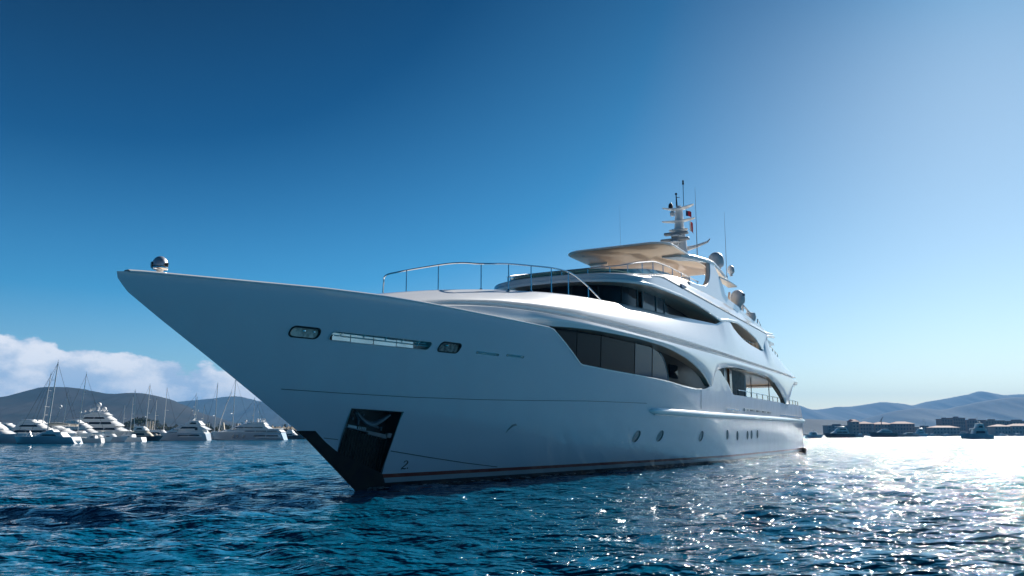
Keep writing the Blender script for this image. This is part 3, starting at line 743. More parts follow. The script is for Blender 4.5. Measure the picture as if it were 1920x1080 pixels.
for z, s0, hl in ((13.05, 28.9, .72), (12.6, 28.6, .85)):
    m = MB(); m.box((s0 - .16, -hl, z), (s0 + .16, hl, z + .16)); o = m.build('radar_scanner', GREYP, mo, smooth=0)
    md = o.modifiers.new('b', 'BEVEL'); md.width = .05; md.segments = 3
    m = MB(); m.lathe([(.3, -.16), (.34, -.08), (.26, 0), (.1, .01)], (s0, 0, z), 14); m.tube([(s0, 0, z - .1), (s0 + .7, 0, z - .25)], .2, 8); m.build('scanner_base', GEL, o)
m = MB(); m.tube([P(29.6, .45, 12.3), P(29.9, .9, 12.45), P(30.3, 1.5, 12.75), P(30.4, 1.62, 12.95)], [.14, .1, .06, .03], 8); m.build('light_arm', GEL, mo)
m = MB(); m.tube([P(29.6, .32, 14.9), P(29.6, .34, 16.5)], .022, 6); m.build('pole', STEEL, mo)
m = MB(); m.lathe([(0, 0), (.06, 0), (.06, .1), (.04, .12), (.05, .14), (.05, .26), (0, .28)], P(29.6, .34, 16.3), 10); m.build('masthead_light', DARK, mo)
m = MB(); m.tube([P(29.6, -.1, 14.9), P(29.6, -.12, 15.8)], [.06, .025], 6); m.lathe([(0, 0), (.07, 0), (.07, .1), (0, .12)], P(29.6, -.12, 15.72), 8); m.tube([P(29.6, -.12, 15.55), P(29.5, .12, 15.5)], .02, 5); m.build('antenna_post', DARK, mo)
m = MB(); m.lathe([(.1, 0), (.15, .08), (.12, .25), (.05, .34), (0, .35)], P(29.4, -.42, 14.85), 10); m.build('horn', DARK, mo)
m = MB(); m.lathe([(.0, -.2), (.12, -.16), (.16, 0), (.1, .14), (0, .18)], P(29.3, -.3, 14.5), 10); m.build('camera_dome', DOME, mo)
for nm_, s, b, z0, z1, r in (('whip_antenna', 24.5, 2.38, 10.3, 14.4, .016), ('whip_antenna', 29., 2.83, 10.0, 14.1, .013), ('whip_antenna', 24.5, -1.9, 10.2, 14.0, .006)):
    m = MB(); m.tube([P(s, b, z0), P(s, b, z0 + .5), P(s, b + .02, z0 + 2), P(s, b + .03, z1)], [r * 2, r * 1.6, r, r * .35], 6); m.lathe([(.05, 0), (.05, .3), (.02, .36)], P(s, b, z0), 8); m.build(nm_, GREYP, yacht)
# main deck glazing and interior
m = MB()
mg = [(4.7, 3.2), (4.7, 4.72), (13.3, 4.72), (13.86, 4.66), (14.4, 4.58), (14.74, 4.46), (15.0, 4.25), (15.21, 4.0), (15.5, 3.6), (15.65, 3.2)]
def gb(u, v): return hb(u, 3.4) - .26 + .05 * (v - 3.4)
segs = [4.7, 7.6, 9.2, 11.9, 13.6, 15.7]
def clipx(poly, x0, x1):
    def cl(pl, x, keep):
        out = []
        for i in range(len(pl)):
            a, b = pl[i], pl[(i + 1) % len(pl)]; ia, ib = keep(a[0], x), keep(b[0], x)
            if ia: out.append(a)
            if ia != ib:
                t = (x - a[0]) / (b[0] - a[0]); out.append((x, a[1] + (b[1] - a[1]) * t))
        return out
    return cl(cl(poly, x0, lambda v, x: v >= x - 1e-9), x1, lambda v, x: v <= x + 1e-9)
for k in range(5):
    for sg in (1, -1):
        pl = clipx(mg, segs[k] + .015, segs[k + 1] - .015); m = MB()
        u0, u1 = segs[k], segs[k + 1]; c0, c1 = gb(u0, 3.4), gb(u1, 3.4); ln = .05
        m.prism(pl, 0, .05, lambda u, v, d: P(u, sg * (c0 + (c1 - c0) * (u - u0) / (u1 - u0) + ln * (v - 3.4) - d), v)); m.build('saloon_window', GLASS if k < 3 else GLASS2, yacht, smooth=0)
for s in segs[1:-1]:
    m = MB(); m.tube([P(s, gb(s, 3.2), 3.2), P(s, gb(s, 4.75), 4.75)], .02, 6); m.build('mullion', DARK, yacht)
m = MB(); m.tube([P(u, gb(u, v), v) for u, v in mg[4:]], .022, 6); m.build('window_edge', STEEL, yacht)
m = MB()
for sg in (1, -1):
    m.grid([[P(s, sg * (bd(s) - 1.25), 3.2), P(s, sg * (bd(s) - 1.25), 5.0)] for s in np.linspace(5, 27, 30)])
m.add([P(27, 2.45, 3.2), P(27, 2.45, 5), P(27, -2.45, 5), P(27, -2.45, 3.2)], [(0, 1, 2, 3)]); m.add([P(5, 1.5, 3.2), P(5, 1.5, 5), P(5, -1.5, 5), P(5, -1.5, 3.2)], [(0, 1, 2, 3)])
m.build('main_house', BROWN, yacht)
m = MB(); m.box(P(16.0, 2.55, 3.3), P(16.5, 2.2, 4.9)); m.build('wooden_door', WOOD, yacht, smooth=0)
m = MB(); m.box(P(18.6, 2.5, 3.9), P(19.8, 2.44, 4.5)); m.build('side_door_window', GLASS, yacht, smooth=0)
# cockpit: pillar, curtains, bulkhead
m = MB(); m.box(P(26.6, 3.0, 3.3), P(26.85, 2.8, 5.0)); m.build('cockpit_pillar', GEL, yacht, smooth=0)
m = MB(); m.box(P(28.2, 2.9, 3.3), P(28.7, 2.6, 5.0)); m.build('cockpit_pillar', WOOD, yacht, smooth=0)
m = MB(); m.box(P(27.3, 2.9, 3.3), P(27.6, 2.7, 5.0)); m.build('cockpit_pillar', DARK, yacht, smooth=0)
m = MB(); m.grid([[P(s, 2.75 + .05 * math.sin(s * 14) - .25 * max(0, (s - 31.5) / 2), z) for z in (3.3, 4.2, 5.0)] for s in np.arange(28.8, 33.4, .05)]); m.build('curtain', CURT, yacht)
m = MB(); m.grid([[P(s, 2.5 - .04 * math.sin(s * 12), z) for z in (3.3, 4.2, 5.0)] for s in np.arange(33.0, 34.2, .05)]); m.build('curtain', mat('pale_curtain', (.5, .52, .54), .7), yacht)
for s, b in ((37.0, 2.2), (39.2, 2.9)):
    m = MB(); m.tube([P(s, b, 3.4), P(s, b, 5.0)], .03, 6); m.build('deck_pole', STEEL, yacht)
m = MB(); m.tube([P(40.3, bd(40) - .02, 3.45), P(38.6, bd(38) - .02, 4.15), P(36.8, bd(36) - .02, 4.62)], .045, 6); m.build('strut_edge', DARK, yacht)
def railing(name, pts, h, n_posts, rt=.022, post=DARK, mid=0, nm='rail_post'):
    pts = [Vector(p) for p in pts]
    m = MB(); m.tube([P(p.x, p.y, p.z + h) for p in pts], rt, 6)
    for k in range(mid): m.tube([P(p.x, p.y, p.z + h * (k + 1) / (mid + 1)) for p in pts], rt * .6, 5)
    o = m.build(name, CHROME, yacht)
    tot = len(pts) - 1
    for k in range(n_posts):
        t = tot * k / (n_posts - 1); i = min(int(t), tot - 1); q = pts[i].lerp(pts[i + 1], t - i)
        m = MB(); m.tube([P(q.x, q.y, q.z - .03), P(q.x, q.y, q.z + h)], rt * 1.0, 6); m.build(nm, post, o)
railing('cockpit_rail', [(s, bd(s) - .12, htop(s)) for s in (27.0, 30, 33, 36, 39, 42, 45, 47.6)], .30, 14)
railing('upper_aft_rail', [(s, bd(s) - .5, TOP(s)) for s in (38.8, 40.2, 41.6)], .38, 4)
railing('gallery_rail', [(s, bd(s) - .5, 6.3) for s in (28.0, 30, 32, 34)], .55, 6, mid=1)
# overhanging deck ends
for (s0, s1, b0, z) in ((36.6, 40.4, 3.2, 7.42), (44.6, 48.2, 3.2, 5.02)):
    m = MB(); m.prism([(s0, z - .16), (s0 + .8, z - .22), (s1, z - .02), (s1, z + .12), (s0, z + .12)], -b0, b0, lambda u, v, d: P(u, d, v)); m.build('deck_overhang', GEL, yacht, smooth=30)
m = MB(); m.box(P(24.0, 3.68, 2.60), P(26.8, 3.5, 2.66)); o = m.build('side_slot', CHROME, hull, smooth=0)
m = MB(); m.box(P(28.0, 3.675, 2.62), P(35.5, 3.5, 2.78)); o = m.build('name_plate_strip', STEEL, hull, smooth=0)
for k, s in enumerate(np.arange(28.6, 35.2, .8)):
    m = MB(); m.box(P(s, 3.69, 2.65), P(s + .35 + .2 * (k % 2), 3.6, 2.74)); m.build('slot_fitting', DARK if k % 2 else GREYP, hull, smooth=0)
m = MB(); m.box(P(38.6, 3.66, 2.58), P(48.5, 3.3, 2.66)); m.build('side_slot', CHROME, hull, smooth=0)
# searchlight on the bow
bl = MB(); bl.lathe([(.12, -.02), (.10, .05), (.095, .2), (.115, .235), (.12, .25)], P(-6.1, -.1, 4.36), 18)
blo = bl.build('bow_searchlight', GEL, yacht, smooth=40)
m = MB(); m.lathe([(.1, 0), (.2, .0), (.235, .02), (.235, .05), (.2, .06)], P(-6.1, -.1, 4.60), 20); m.build('collar', CHROME, blo)
m = MB(); m.lathe([(.19, 0), (.225, .02), (.222, .08), (.2, .14), (.155, .195), (.08, .235), (0, .245)], P(-6.1, -.1, 4.66), 22); m.build('dome_shell', mat('satin_shell', (.80, .80, .81), .28, .75), blo)
m = MB(); m.tube([P(-6.22, -.16, 4.70), P(-6.33, -.20, 4.69)], [.075, .07], 14); m.build('lamp_glass', DARK, blo)
m = MB(); m.tube([P(-6.1, .14, 4.70), P(-6.05, .2, 4.69)], [.05, .05], 8); m.build('hinge', DARK, blo)
blo.scale = (.66, .66, .88); q = Vector(P(-6.1, -.15, 4.36)); blo.location = (q.x * .34, q.y * .34, q.z * .12 + .01)
# small fittings on the brow side
m = MB(); m.tube([P(s, 3.12, BT(s) - .28) for s in np.linspace(15.5, 18.6, 8)], .02, 5); m.tube([P(18.6, 3.12, 8.1), P(18.9, 3.3, 7.98)], .05, 6); m.build('grab_handle', STEEL, yacht)
m = MB(); m.box(P(18.0, 3.36, 7.84), P(18.5, 3.18, 7.98)); m.build('side_light', mat('blue_fitting', (.02, .06, .16), .3), yacht, smooth=0)

# flags flying from the mast (things of their own)
def flag(name, s, b, z, w, h, mats_, label):
    root = Vector(P(s, b, z)); M_ = Matrix.Translation(YO) @ Matrix.Rotation(YR, 4, 'Z'); wpos = M_ @ root
    m = MB(); rows = []
    for i in range(9):
        u = i / 8; rows.append([(u * w, .05 * math.sin(u * 7 + v), -v * h - .35 * u * h) for v in (0, .33, .66, 1)])
    o0 = len(m.f); m.grid(rows)
    for k in range(len(m.f)):
        m.m[k] = 1 if (len(mats_) > 1 and (k // 3) < 3) else 0
    o = m.build(name, mats_, None); o.location = wpos; o.rotation_euler = (0, 0, R(10)); tag(o, label, 'flag')
flag('flag', 29.7, .62, 14.05, .22, .62, [REDF, WHITEF], 'red courtesy flag below the second mast spreader')
flag('flag', 29.7, .42, 14.72, .36, .34, [REDF, NAVYF], 'smaller red and navy flag under the top mast spreader')

# ================================================================ WATER
def build_water():
    rg = [0.6]
    while rg[-1] < 230: rg.append(rg[-1] + max(.02, rg[-1] * .0062))
    while rg[-1] < 14000: rg.append(rg[-1] * 1.05)
    rg = np.array(rg)
    an = np.concatenate([np.linspace(-180, -50, 27)[:-1], np.linspace(-50, -38, 20)[:-1], np.linspace(-38, 38, 820), np.linspace(38, 50, 20)[1:], np.linspace(50, 180, 27)[1:-1]])
    an = np.radians(an); nr, na = len(rg), len(an)
    X = rg[:, None] * np.sin(an)[None]; Y = rg[:, None] * np.cos(an)[None]
    Z = np.zeros_like(X); rs = np.random.RandomState(3)
    # spacing limits which waves a ring can carry
    dr = np.gradient(rg)[:, None] * np.ones_like(X)
    dx = X.copy(); dy = Y.copy(); DX = np.zeros_like(X); DY = np.zeros_like(X)
    for i in range(120):
        lam = .16 * (6.5 / .16) ** rs.rand(); k = 2 * math.pi / lam
        th = R(200) + rs.randn() * .5
        a = .031 * lam / 6.283 * float(np.interp(lam, [.16, .5, 1.2, 2.5, 6.5], [1.4, 1.4, .9, .36, .08])) * (.6 + .8 * rs.rand())
        kx, ky = k * math.sin(th), k * math.cos(th); ph = rs.rand() * 6.283
        att = np.clip((lam / dr - 2.5) / 3, 0, 1)
        q = kx * X + ky * Y + ph
        Z += a * att * np.cos(q)
        DX -= a * att * np.sin(q) * math.sin(th) * .6; DY -= a * att * np.sin(q) * math.cos(th) * .6
    co = np.stack([X + DX, Y + DY, Z], -1).reshape(-1, 3)
    co = np.vstack([co, [[0, 0, 0]]])
    i = np.arange(nr - 1)[:, None] * na; j = np.arange(na)[None]; jn = (j + 1) % na
    f = np.stack([i + j, i + jn, i + na + jn, i + na + j], -1).reshape(-1, 4)
    me = bpy.data.meshes.new('sea_water')
    nv = len(co); nf = len(f); ni = na
    tri = np.stack([np.full(na, nv - 1), (np.arange(na) + 1) % na, np.arange(na)], -1)
    me.vertices.add(nv); me.vertices.foreach_set('co', co.ravel())
    me.loops.add(nf * 4 + ni * 3); me.loops.foreach_set('vertex_index', np.concatenate([f.ravel(), tri.ravel()]))
    me.polygons.add(nf + ni)
    me.polygons.foreach_set('loop_start', np.concatenate([np.arange(nf) * 4, nf * 4 + np.arange(ni) * 3]))
    me.update(); me.validate()
    me.flip_normals() if me.polygons[0].normal.z < 0 else None
    me.shade_smooth()
    o = bpy.data.objects.new('sea_water', me); C.objects.link(o); o['kind'] = 'structure'
    m = bpy.data.materials.new('sea_water'); m.use_nodes = True; nt = m.node_tree; N = nt.nodes; L = nt.links; b = N['Principled BSDF']
    b.inputs['Base Color'].default_value = (.0, .075, .145, 1); b.inputs['Roughness'].default_value = .06
    b.inputs['IOR'].default_value = 1.333; b.inputs['Specular IOR Level'].default_value = .5
    tc = N.new('ShaderNodeTexCoord')
    def nz(scale, det, stretch, rough=.55):
        mp = N.new('ShaderNodeMapping'); mp.inputs['Scale'].default_value = stretch; mp.inputs['Rotation'].default_value = (0, 0, R(-20)); L.new(tc.outputs['Object'], mp.inputs[0])
        n = N.new('ShaderNodeTexNoise'); n.inputs['Scale'].default_value = scale; n.inputs['Detail'].default_value = det; n.inputs['Roughness'].default_value = rough
        L.new(mp.outputs[0], n.inputs['Vector']); return n.outputs['Fac']
    a = nz(5.5, 2, (.7, 1.3, 1)); c = nz(1.3, 2, (.6, 1.3, 1))
    b1 = N.new('ShaderNodeBump'); b1.inputs['Distance'].default_value = .165; b1.inputs['Strength'].default_value = 1.; L.new(a, b1.inputs['Height'])
    b2 = N.new('ShaderNodeBump'); b2.inputs['Distance'].default_value = .35; b2.inputs['Strength'].default_value = 1.; L.new(c, b2.inputs['Height']); L.new(b1.outputs[0], b2.inputs['Normal'])
    L.new(b2.outputs[0], b.inputs['Normal'])
    # beyond the ripples that can be resolved the small facets act as roughness
    vl = N.new('ShaderNodeVectorMath'); vl.operation = 'LENGTH'; L.new(tc.outputs['Object'], vl.inputs[0])
    mr = N.new('ShaderNodeMapRange'); mr.interpolation_type = 'SMOOTHSTEP'; L.new(vl.outputs['Value'], mr.inputs[0]); mr.inputs[1].default_value = 30; mr.inputs[2].default_value = 380; mr.inputs[3].default_value = .05; mr.inputs[4].default_value = .18
    L.new(mr.outputs[0], b.inputs['Roughness'])
    me.materials.append(m)
build_water()

def foam_flecks():
    rs = np.random.RandomState(12); m = MB()
    M_ = Matrix.Translation(YO) @ Matrix.Rotation(YR, 4, 'Z')
    for _ in range(420):
        s_ = .3 + 49 * rs.rand() ** 1.4; b = hb(s_, .0) + abs(rs.randn()) * .10 + .01; c = M_ @ Vector(P(s_, b, .015 + .05 * rs.rand()))
        L_ = .03 + .12 * rs.rand() ** 2; W_ = L_ * (.25 + .3 * rs.rand()); a0 = YR + rs.randn() * .25; n = 7
        m.add([c + Vector((math.cos(a0) * L_ * math.cos(t) * k - math.sin(a0) * W_ * math.sin(t) * k, math.sin(a0) * L_ * math.cos(t) * k + math.cos(a0) * W_ * math.sin(t) * k, 0)) for t, k in [(6.283 * q / n, .7 + .5 * rs.rand()) for q in range(n)]], [tuple(range(n))])
    o = m.build('foam', mat('sea_foam', (.75, .80, .82), .8), None, smooth=0); tag(o, 'broken flecks of foam lapping along the yacht waterline', kind='stuff')
foam_flecks()
# ================================================================ HILLS, SHORE
def at(px, Y, z=0.):     # bearing of a far thing and its distance north of the camera
    return Vector(((px - 960) / 1524 * Y, Y, z))
def hill(name, prof, Y0, depth, mt, seed):
    """prof: (bearing px, height px above the water line) seen from the bay"""
    rs = np.random.RandomState(seed)
    xs = np.linspace(prof[0][0], prof[-1][0], 260); hs = np.interp(xs, [p[0] for p in prof], [p[1] for p in prof])
    k = np.hanning(9); k /= k.sum(); hs = np.convolve(np.pad(hs, 4, mode='edge'), k, 'valid')
    n = 34; rows = []
    ph = rs.rand(12, 3) * 6.28
    for j in range(n):
        t = j / (n - 1); prof_t = (t / .62) ** 1.5 if t < .62 else math.cos((t - .62) / .38 * math.pi / 2)
        row = []
        Y = Y0 + depth * (t - .62)
        for i, x in enumerate(xs):
            X = (x - 960) / 1524 * Y0; hz = hs[i] / 1524 * Y0
            nn = sum(math.sin(X / Y0 * f * 40 + ph[q][0] + t * 5 * (q + 1) ** .6) / (q + 2) for q, f in enumerate((1, 1.7, 2.9, 4.7, 7.9, 12.1, 19, 31)))
            row.append((X, Y, max(hz * prof_t * (1 + .16 * nn * min(1, 1.6 * abs(t - .62) / .62)) + (hz * .006 * nn), -3 if t in (0,) else .0)))
        rows.append(row)
    m = MB(); m.grid(rows); o = m.build(name, mt, None, smooth=0); o.data.shade_smooth(); tag(o, kind='structure'); return o
HILLM = mat('scrub_hillside', (.014, .018, .016), .95, noise=(.034, .033, .030), nscale=.012, spec=.1)
HILLF = mat('far_hillside', (.025, .032, .03), .95, noise=(.04, .045, .04), nscale=.004, spec=.1)
hill('hills', [(-900, 40), (-500, 62), (-200, 50), (0, 73), (20, 74), (50, 85), (75, 91), (110, 90), (150, 84), (190, 78), (220, 79), (248, 80), (270, 76), (300, 64), (330, 52), (380, 34), (450, 15), (560, 2)], 1400, 800, HILLM, 1)
hill('hills', [(150, 30), (260, 52), (310, 60), (360, 65), (400, 68), (420, 73), (445, 72), (470, 65), (490, 60), (505, 68), (520, 74), (560, 66), (640, 50), (760, 58), (900, 40), (1100, 44), (1300, 30), (1500, 10)], 2900, 1400, HILLF, 2)
hill('hills', [(1380, 20), (1440, 45), (1500, 57), (1510, 50), (1525, 46), (1545, 46), (1580, 53), (1600, 52), (1640, 57), (1665, 61), (1695, 58), (1718, 53), (1760, 63), (1800, 69), (1830, 76), (1851, 83), (1875, 77), (1900, 73), (1930, 76), (2000, 60), (2200, 70), (2500, 30)], 4600, 1800, HILLF, 3)
hill('hills', [(1560, 5), (1620, 22), (1680, 44), (1730, 50), (1770, 46), (1790, 47), (1840, 60), (1900, 68), (1960, 72), (2100, 60), (2300, 66), (2600, 80), (3000, 95), (3200, 90)], 3400, 1200, HILLF, 4)
hill('hills', [(1350, 5), (1440, 22), (1500, 30), (1560, 28), (1620, 24), (1680, 20), (1740, 14), (1840, 8), (1900, 6), (2100, 20), (2500, 44), (3000, 60), (3600, 70)], 1900, 700, HILLF, 5)
LAND = mat('shore_ground', (.13, .11, .08), .9, noise=(.06, .07, .04), nscale=.05)
def land(name, x0, x1, Y0, Y1, h):
    m = MB(); rows = []
    for y, z in ((Y0, -.5), (Y0 + 2, h), ((Y0 + Y1) / 2, h * 1.3), (Y1, h * 1.5)):
        rows.append([((x - 960) / 1524 * Y0, y + 3 * math.sin(x * .05), z + .15 * math.sin(x * .3)) for x in np.linspace(x0, x1, 60)])
    m.grid(rows); o = m.build(name, LAND, None, smooth=0); tag(o, kind='structure')
land('shore', -1400, 900, 330, 1700, 1.6)
land('shore', 1350, 2600, 740, 2000, 1.4)

# ================================================================ TREES AND SHRUBS
BARK = mat('tree_bark', (.10, .07, .05), .9, noise=(.06, .045, .035), nscale=4)
LEAF = mat('pine_foliage', (.035, .055, .020), .9, noise=(.06, .075, .03), nscale=.8, spec=.2)
LEAF2 = mat('dry_foliage', (.09, .085, .03), .9, noise=(.05, .065, .025), nscale=.8, spec=.2)
def tree(pos, h, w, crown_h, seed, label, mt=LEAF, name='pine_tree', trunk=True, group='trees along the marina shore', n=900):
    rs = np.random.RandomState(seed); root = empty(name, pos); tag(root, label, 'tree' if trunk else 'shrub', group)
    m = MB(); zc = h - crown_h
    if trunk:
        m.tube([(0, 0, -.3), (.1 * h * .1, 0, h * .3), (.02 * h, .02 * h, zc + crown_h * .3)], [h * .035, h * .026, h * .014], 7)
        for k in range(6):
            a = k * 1.05 + rs.rand(); m.tube([(.02 * h, 0, zc * .8), (.02 * h + math.cos(a) * w * .2, math.sin(a) * w * .2, zc + crown_h * .25), (math.cos(a) * w * .36, math.sin(a) * w * .36, zc + crown_h * .5)], [h * .014, h * .01, h * .005], 5)
        m.build('trunk', BARK, root)
    m = MB(); cl = []
    for k in range(16):
        a = rs.rand() * 6.28; rr = math.sqrt(rs.rand()) * .42 * w; cl.append((rr * math.cos(a), rr * math.sin(a), zc + crown_h * (.25 + .55 * rs.rand()) - crown_h * .3 * (rr / (.5 * w)) ** 2, (.10 + .09 * rs.rand()) * w))
    for _ in range(n):
        c = cl[rs.randint(len(cl))]; v = rs.randn(3); v /= np.linalg.norm(v); r_ = c[3] * rs.rand() ** .4
        p = np.array([c[0] + v[0] * r_, c[1] + v[1] * r_, c[2] + v[2] * r_ * min(1, crown_h / w * 1.6)])
        u = rs.randn(3); u /= np.linalg.norm(u); q = np.cross(u, rs.randn(3)); q /= np.linalg.norm(q); s_ = w * .022 * (.6 + .8 * rs.rand())
        m.add([p + u * s_, p + q * s_, p - u * s_, p - q * s_], [(0, 1, 2, 3)])
    m.build('crown', mt, root, smooth=0, recalc=False)
    return root
D0 = 345
for k, (px_, y_, w_, h_, lab, mt_) in enumerate([
        (262, 0, 50, 34, 'broad dark umbrella pine behind the dark sailboat, widest crown on the left shore', LEAF),
        (290, 8, 26, 30, 'umbrella pine close right of the widest pine, behind the white sailboat masts', LEAF),
        (238, 5, 26, 24, 'low olive green tree at the left foot of the widest pine', LEAF2),
        (342, 5, 24, 18, 'small dry tree behind the bow of the blue hulled yacht', LEAF2),
        (386, 9, 22, 17, 'green tree behind the stern of the three deck blue yacht', LEAF),
        (425, 0, 26, 19, 'dark round tree between the two tall bare masts', LEAF),
        (452, 12, 20, 15, 'small dark tree just right of the tallest bare mast', LEAF),
        (318, 12, 18, 15, 'low tree left of the small dry tree on the shore', LEAF)]):
    s_ = D0 / 1524; tree(at(px_, D0 + y_, 1.2), (h_ - 5) * s_ + 1.2, w_ * s_, (h_ - 5) * s_ * .62, 20 + k, lab, mt_)
rs_ = random.Random(5)
m = MB(); rr = np.random.RandomState(8)
for k in range(9000):
    px_ = 150 + rr.rand() * 450; hh = 1.5 + 1.6 * (math.sin(px_ * .07) + 1) * .5 + 1.4 * rr.rand() * (math.sin(px_ * .31) + 1); p = np.array(at(px_, 352 + rr.rand() * 14, 1.6 + rr.rand() * hh))
    u = rr.randn(3); u /= np.linalg.norm(u); q = np.cross(u, rr.randn(3)); q /= np.linalg.norm(q); s_ = .3
    m.add([p + u * s_, p + q * s_, p - u * s_, p - q * s_], [(0, 1, 2, 3)])
o = m.build('shore_scrub', LEAF2, None, smooth=0, recalc=False); tag(o, 'low mixed scrub along the shore behind the marina', kind='stuff')

# ================================================================ BUILDINGS
ROOFT = mat('terracotta_roof', (.30, .14, .09), .8, noise=(.22, .10, .07), nscale=.6)
WPANE = mat('building_window', (.03, .035, .045), .2)
WALLS = [mat('pink_render', (.27, .19, .16), .85, noise=(.22, .16, .14), nscale=.2), mat('ochre_render', (.30, .23, .17), .85, noise=(.25, .2, .15), nscale=.2), mat('pale_render', (.38, .36, .34), .85, noise=(.32, .30, .28), nscale=.2), mat('grey_render', (.17, .17, .18), .85, noise=(.13, .13, .14), nscale=.2)]
win_me = {}
def building(px0, px1, Y, hpx, label, wall, roof='hip', floors=3, nwin=6, base=1.4, name='apartment_building', group=None):
    s_ = Y / 1524; w = (px1 - px0) * s_; h = hpx * s_ - base + CAM_H * 0; d = 12
    root = empty(name, at((px0 + px1) / 2, Y, base)); tag(root, label, 'building', group)
    m = MB(); m.box((-w / 2, 0, -1), (w / 2, d, h)); m.build('wall', wall, root, smooth=0)
    m = MB()
    if roof == 'hip':
        e = .5; rh = min(2.2, h * .28)
        m.add([(-w / 2 - e, -e, h + .02), (w / 2 + e, -e, h + .02), (w / 2 + e, d + e, h + .02), (-w / 2 - e, d + e, h + .02), (-w / 2 + d / 2, d / 2, h + rh), (w / 2 - d / 2, d / 2, h + rh)],
              [(0, 1, 5, 4), (1, 2, 5), (2, 3, 4, 5), (3, 0, 4), (3, 2, 1, 0)])
    else:
        m.box((-w / 2 - .3, -.3, h + .01), (w / 2 + .3, d + .3, h + .5)); m.box((-w * .2, 3, h + .5), (w * .1, 7, h + 1.8))
    m.build('roof', ROOFT if roof == 'hip' else wall, root, smooth=0)
    ww, wh = w / nwin * .42, h / floors * .5
    m = MB(); m.box((-ww / 2, -.06, -wh / 2), (ww / 2, .02, wh / 2)); first = m.build('window', WPANE, root, smooth=0)
    k = 0
    for i in range(nwin):
        for j in range(floors):
            o = first if k == 0 else first.copy()
            if k: C.objects.link(o); o.parent = root
            o.location = (-w / 2 + (i + .5) * w / nwin, 0, h * (j + .5) / floors); k += 1
    return root
G = 'waterfront buildings across the bay'
for a in [(1552, 1598, 800, 18, 'grey flat roofed waterfront block behind the first dark hulled yacht', WALLS[3], 'flat', 3, 6),
          (1599, 1612, 790, 26, 'narrow tall ochre block at the left end of the long terrace', WALLS[1], 'hip', 4, 2),
          (1613, 1640, 800, 22, 'pink waterfront block with tiled roof right of the narrow tall block', WALLS[0], 'hip', 3, 5),
          (1641, 1676, 806, 21, 'ochre terrace with tiled roof behind the long dark yacht', WALLS[1], 'hip', 3, 6),
          (1677, 1716, 800, 22, 'long pink terrace with pale eaves left of the low grey sheds', WALLS[0], 'hip', 3, 7),
          (1719, 1762, 820, 15, 'low grey harbour shed between the long terrace and the tall pink block', WALLS[3], 'flat', 2, 6),
          (1768, 1788, 840, 30, 'tall pink apartment block left of the pilothouse boat, left of two alike', WALLS[0], 'flat', 5, 4),
          (1789, 1812, 850, 32, 'tallest pink apartment block left of the pilothouse boat', WALLS[0], 'flat', 5, 5),
          (1814, 1850, 860, 28, 'pink apartment block rising directly behind the pilothouse boat', WALLS[0], 'flat', 4, 7),
          (1850, 1886, 850, 27, 'pink block with flat roof right of the pilothouse boat', WALLS[1], 'flat', 4, 7),
          (1888, 1945, 850, 26, 'pink flat roofed block at the right edge of the picture', WALLS[0], 'flat', 4, 9),
          (1750, 1800, 770, 15, 'low pale quay building in front of the two tall pink blocks', WALLS[2], 'hip', 2, 8),
          (1866, 1896, 770, 17, 'pale quay hall with wide roof right of the pilothouse boat', WALLS[2], 'hip', 2, 5),
          (1898, 1950, 772, 18, 'pale quay hall with wide roof at the right edge', WALLS[2], 'hip', 2, 8)]:
    building(*a, group=G)
G2 = 'buildings behind the left marina'
for a in [(330, 358, 365, 17, 'ochre house with tiled roof behind the bow of the three deck blue yacht', WALLS[1], 'hip', 2, 4),
          (434, 446, 372, 18, 'small pale house between the dark trees behind the long yacht', WALLS[2], 'flat', 3, 3),
          (448, 460, 368, 15, 'low ochre house left of the breakwater fence', WALLS[1], 'hip', 2, 3),
          (371, 384, 370, 13, 'low pale harbour house behind the stern of the three deck blue yacht', WALLS[2], 'hip', 2, 3)]:
    building(*a, group=G2, name='house')
# harbour wall on the right and the breakwater with netting on the left
m = MB(); a = at(1690, 560); b_ = at(2100, 600); m.box((a.x, 560, -1), (b_.x, 563, 1.5)); o = m.build('harbour_wall', WALLS[2], None, smooth=0); tag(o, 'long low pale harbour wall in front of the pink blocks', 'wall')
NET = mat('rock_breakwater', (.16, .14, .11), .9, noise=(.08, .07, .05), nscale=1.2, bump=1.)
m = MB(); rr = np.random.RandomState(4)
rows = [[((x - 960) / 1524 * 240, 240 + q * 2.2, (.0, 3.2, 3.9, 3.4, 0)[q] * (1 + .08 * rr.randn()) - .4) for x in np.linspace(500, 640, 60)] for q in range(5)]
m.grid(rows); o = m.build('breakwater', NET, None, smooth=0); tag(o, 'brown stone breakwater behind the stern of the long blue hulled yacht', 'breakwater')
def crane(px_, Y, hpx, label):
    s_ = Y / 1524; root = empty('harbour_crane', at(px_, Y, 1)); tag(root, label, 'crane', 'cranes over the waterfront roofs')
    m = MB(); m.tube([(0, 0, 0), (0, 0, hpx * s_)], .35, 6); m.build('tower', WALLS[3], root)
    m = MB(); m.tube([(-1.5, 0, hpx * s_ * .8), (2.0, 0, hpx * s_ * 1.12)], .3, 6); m.build('jib', WALLS[3], root)
crane(1654, 790, 29, 'thin harbour crane with tilted jib above the long terrace'); 

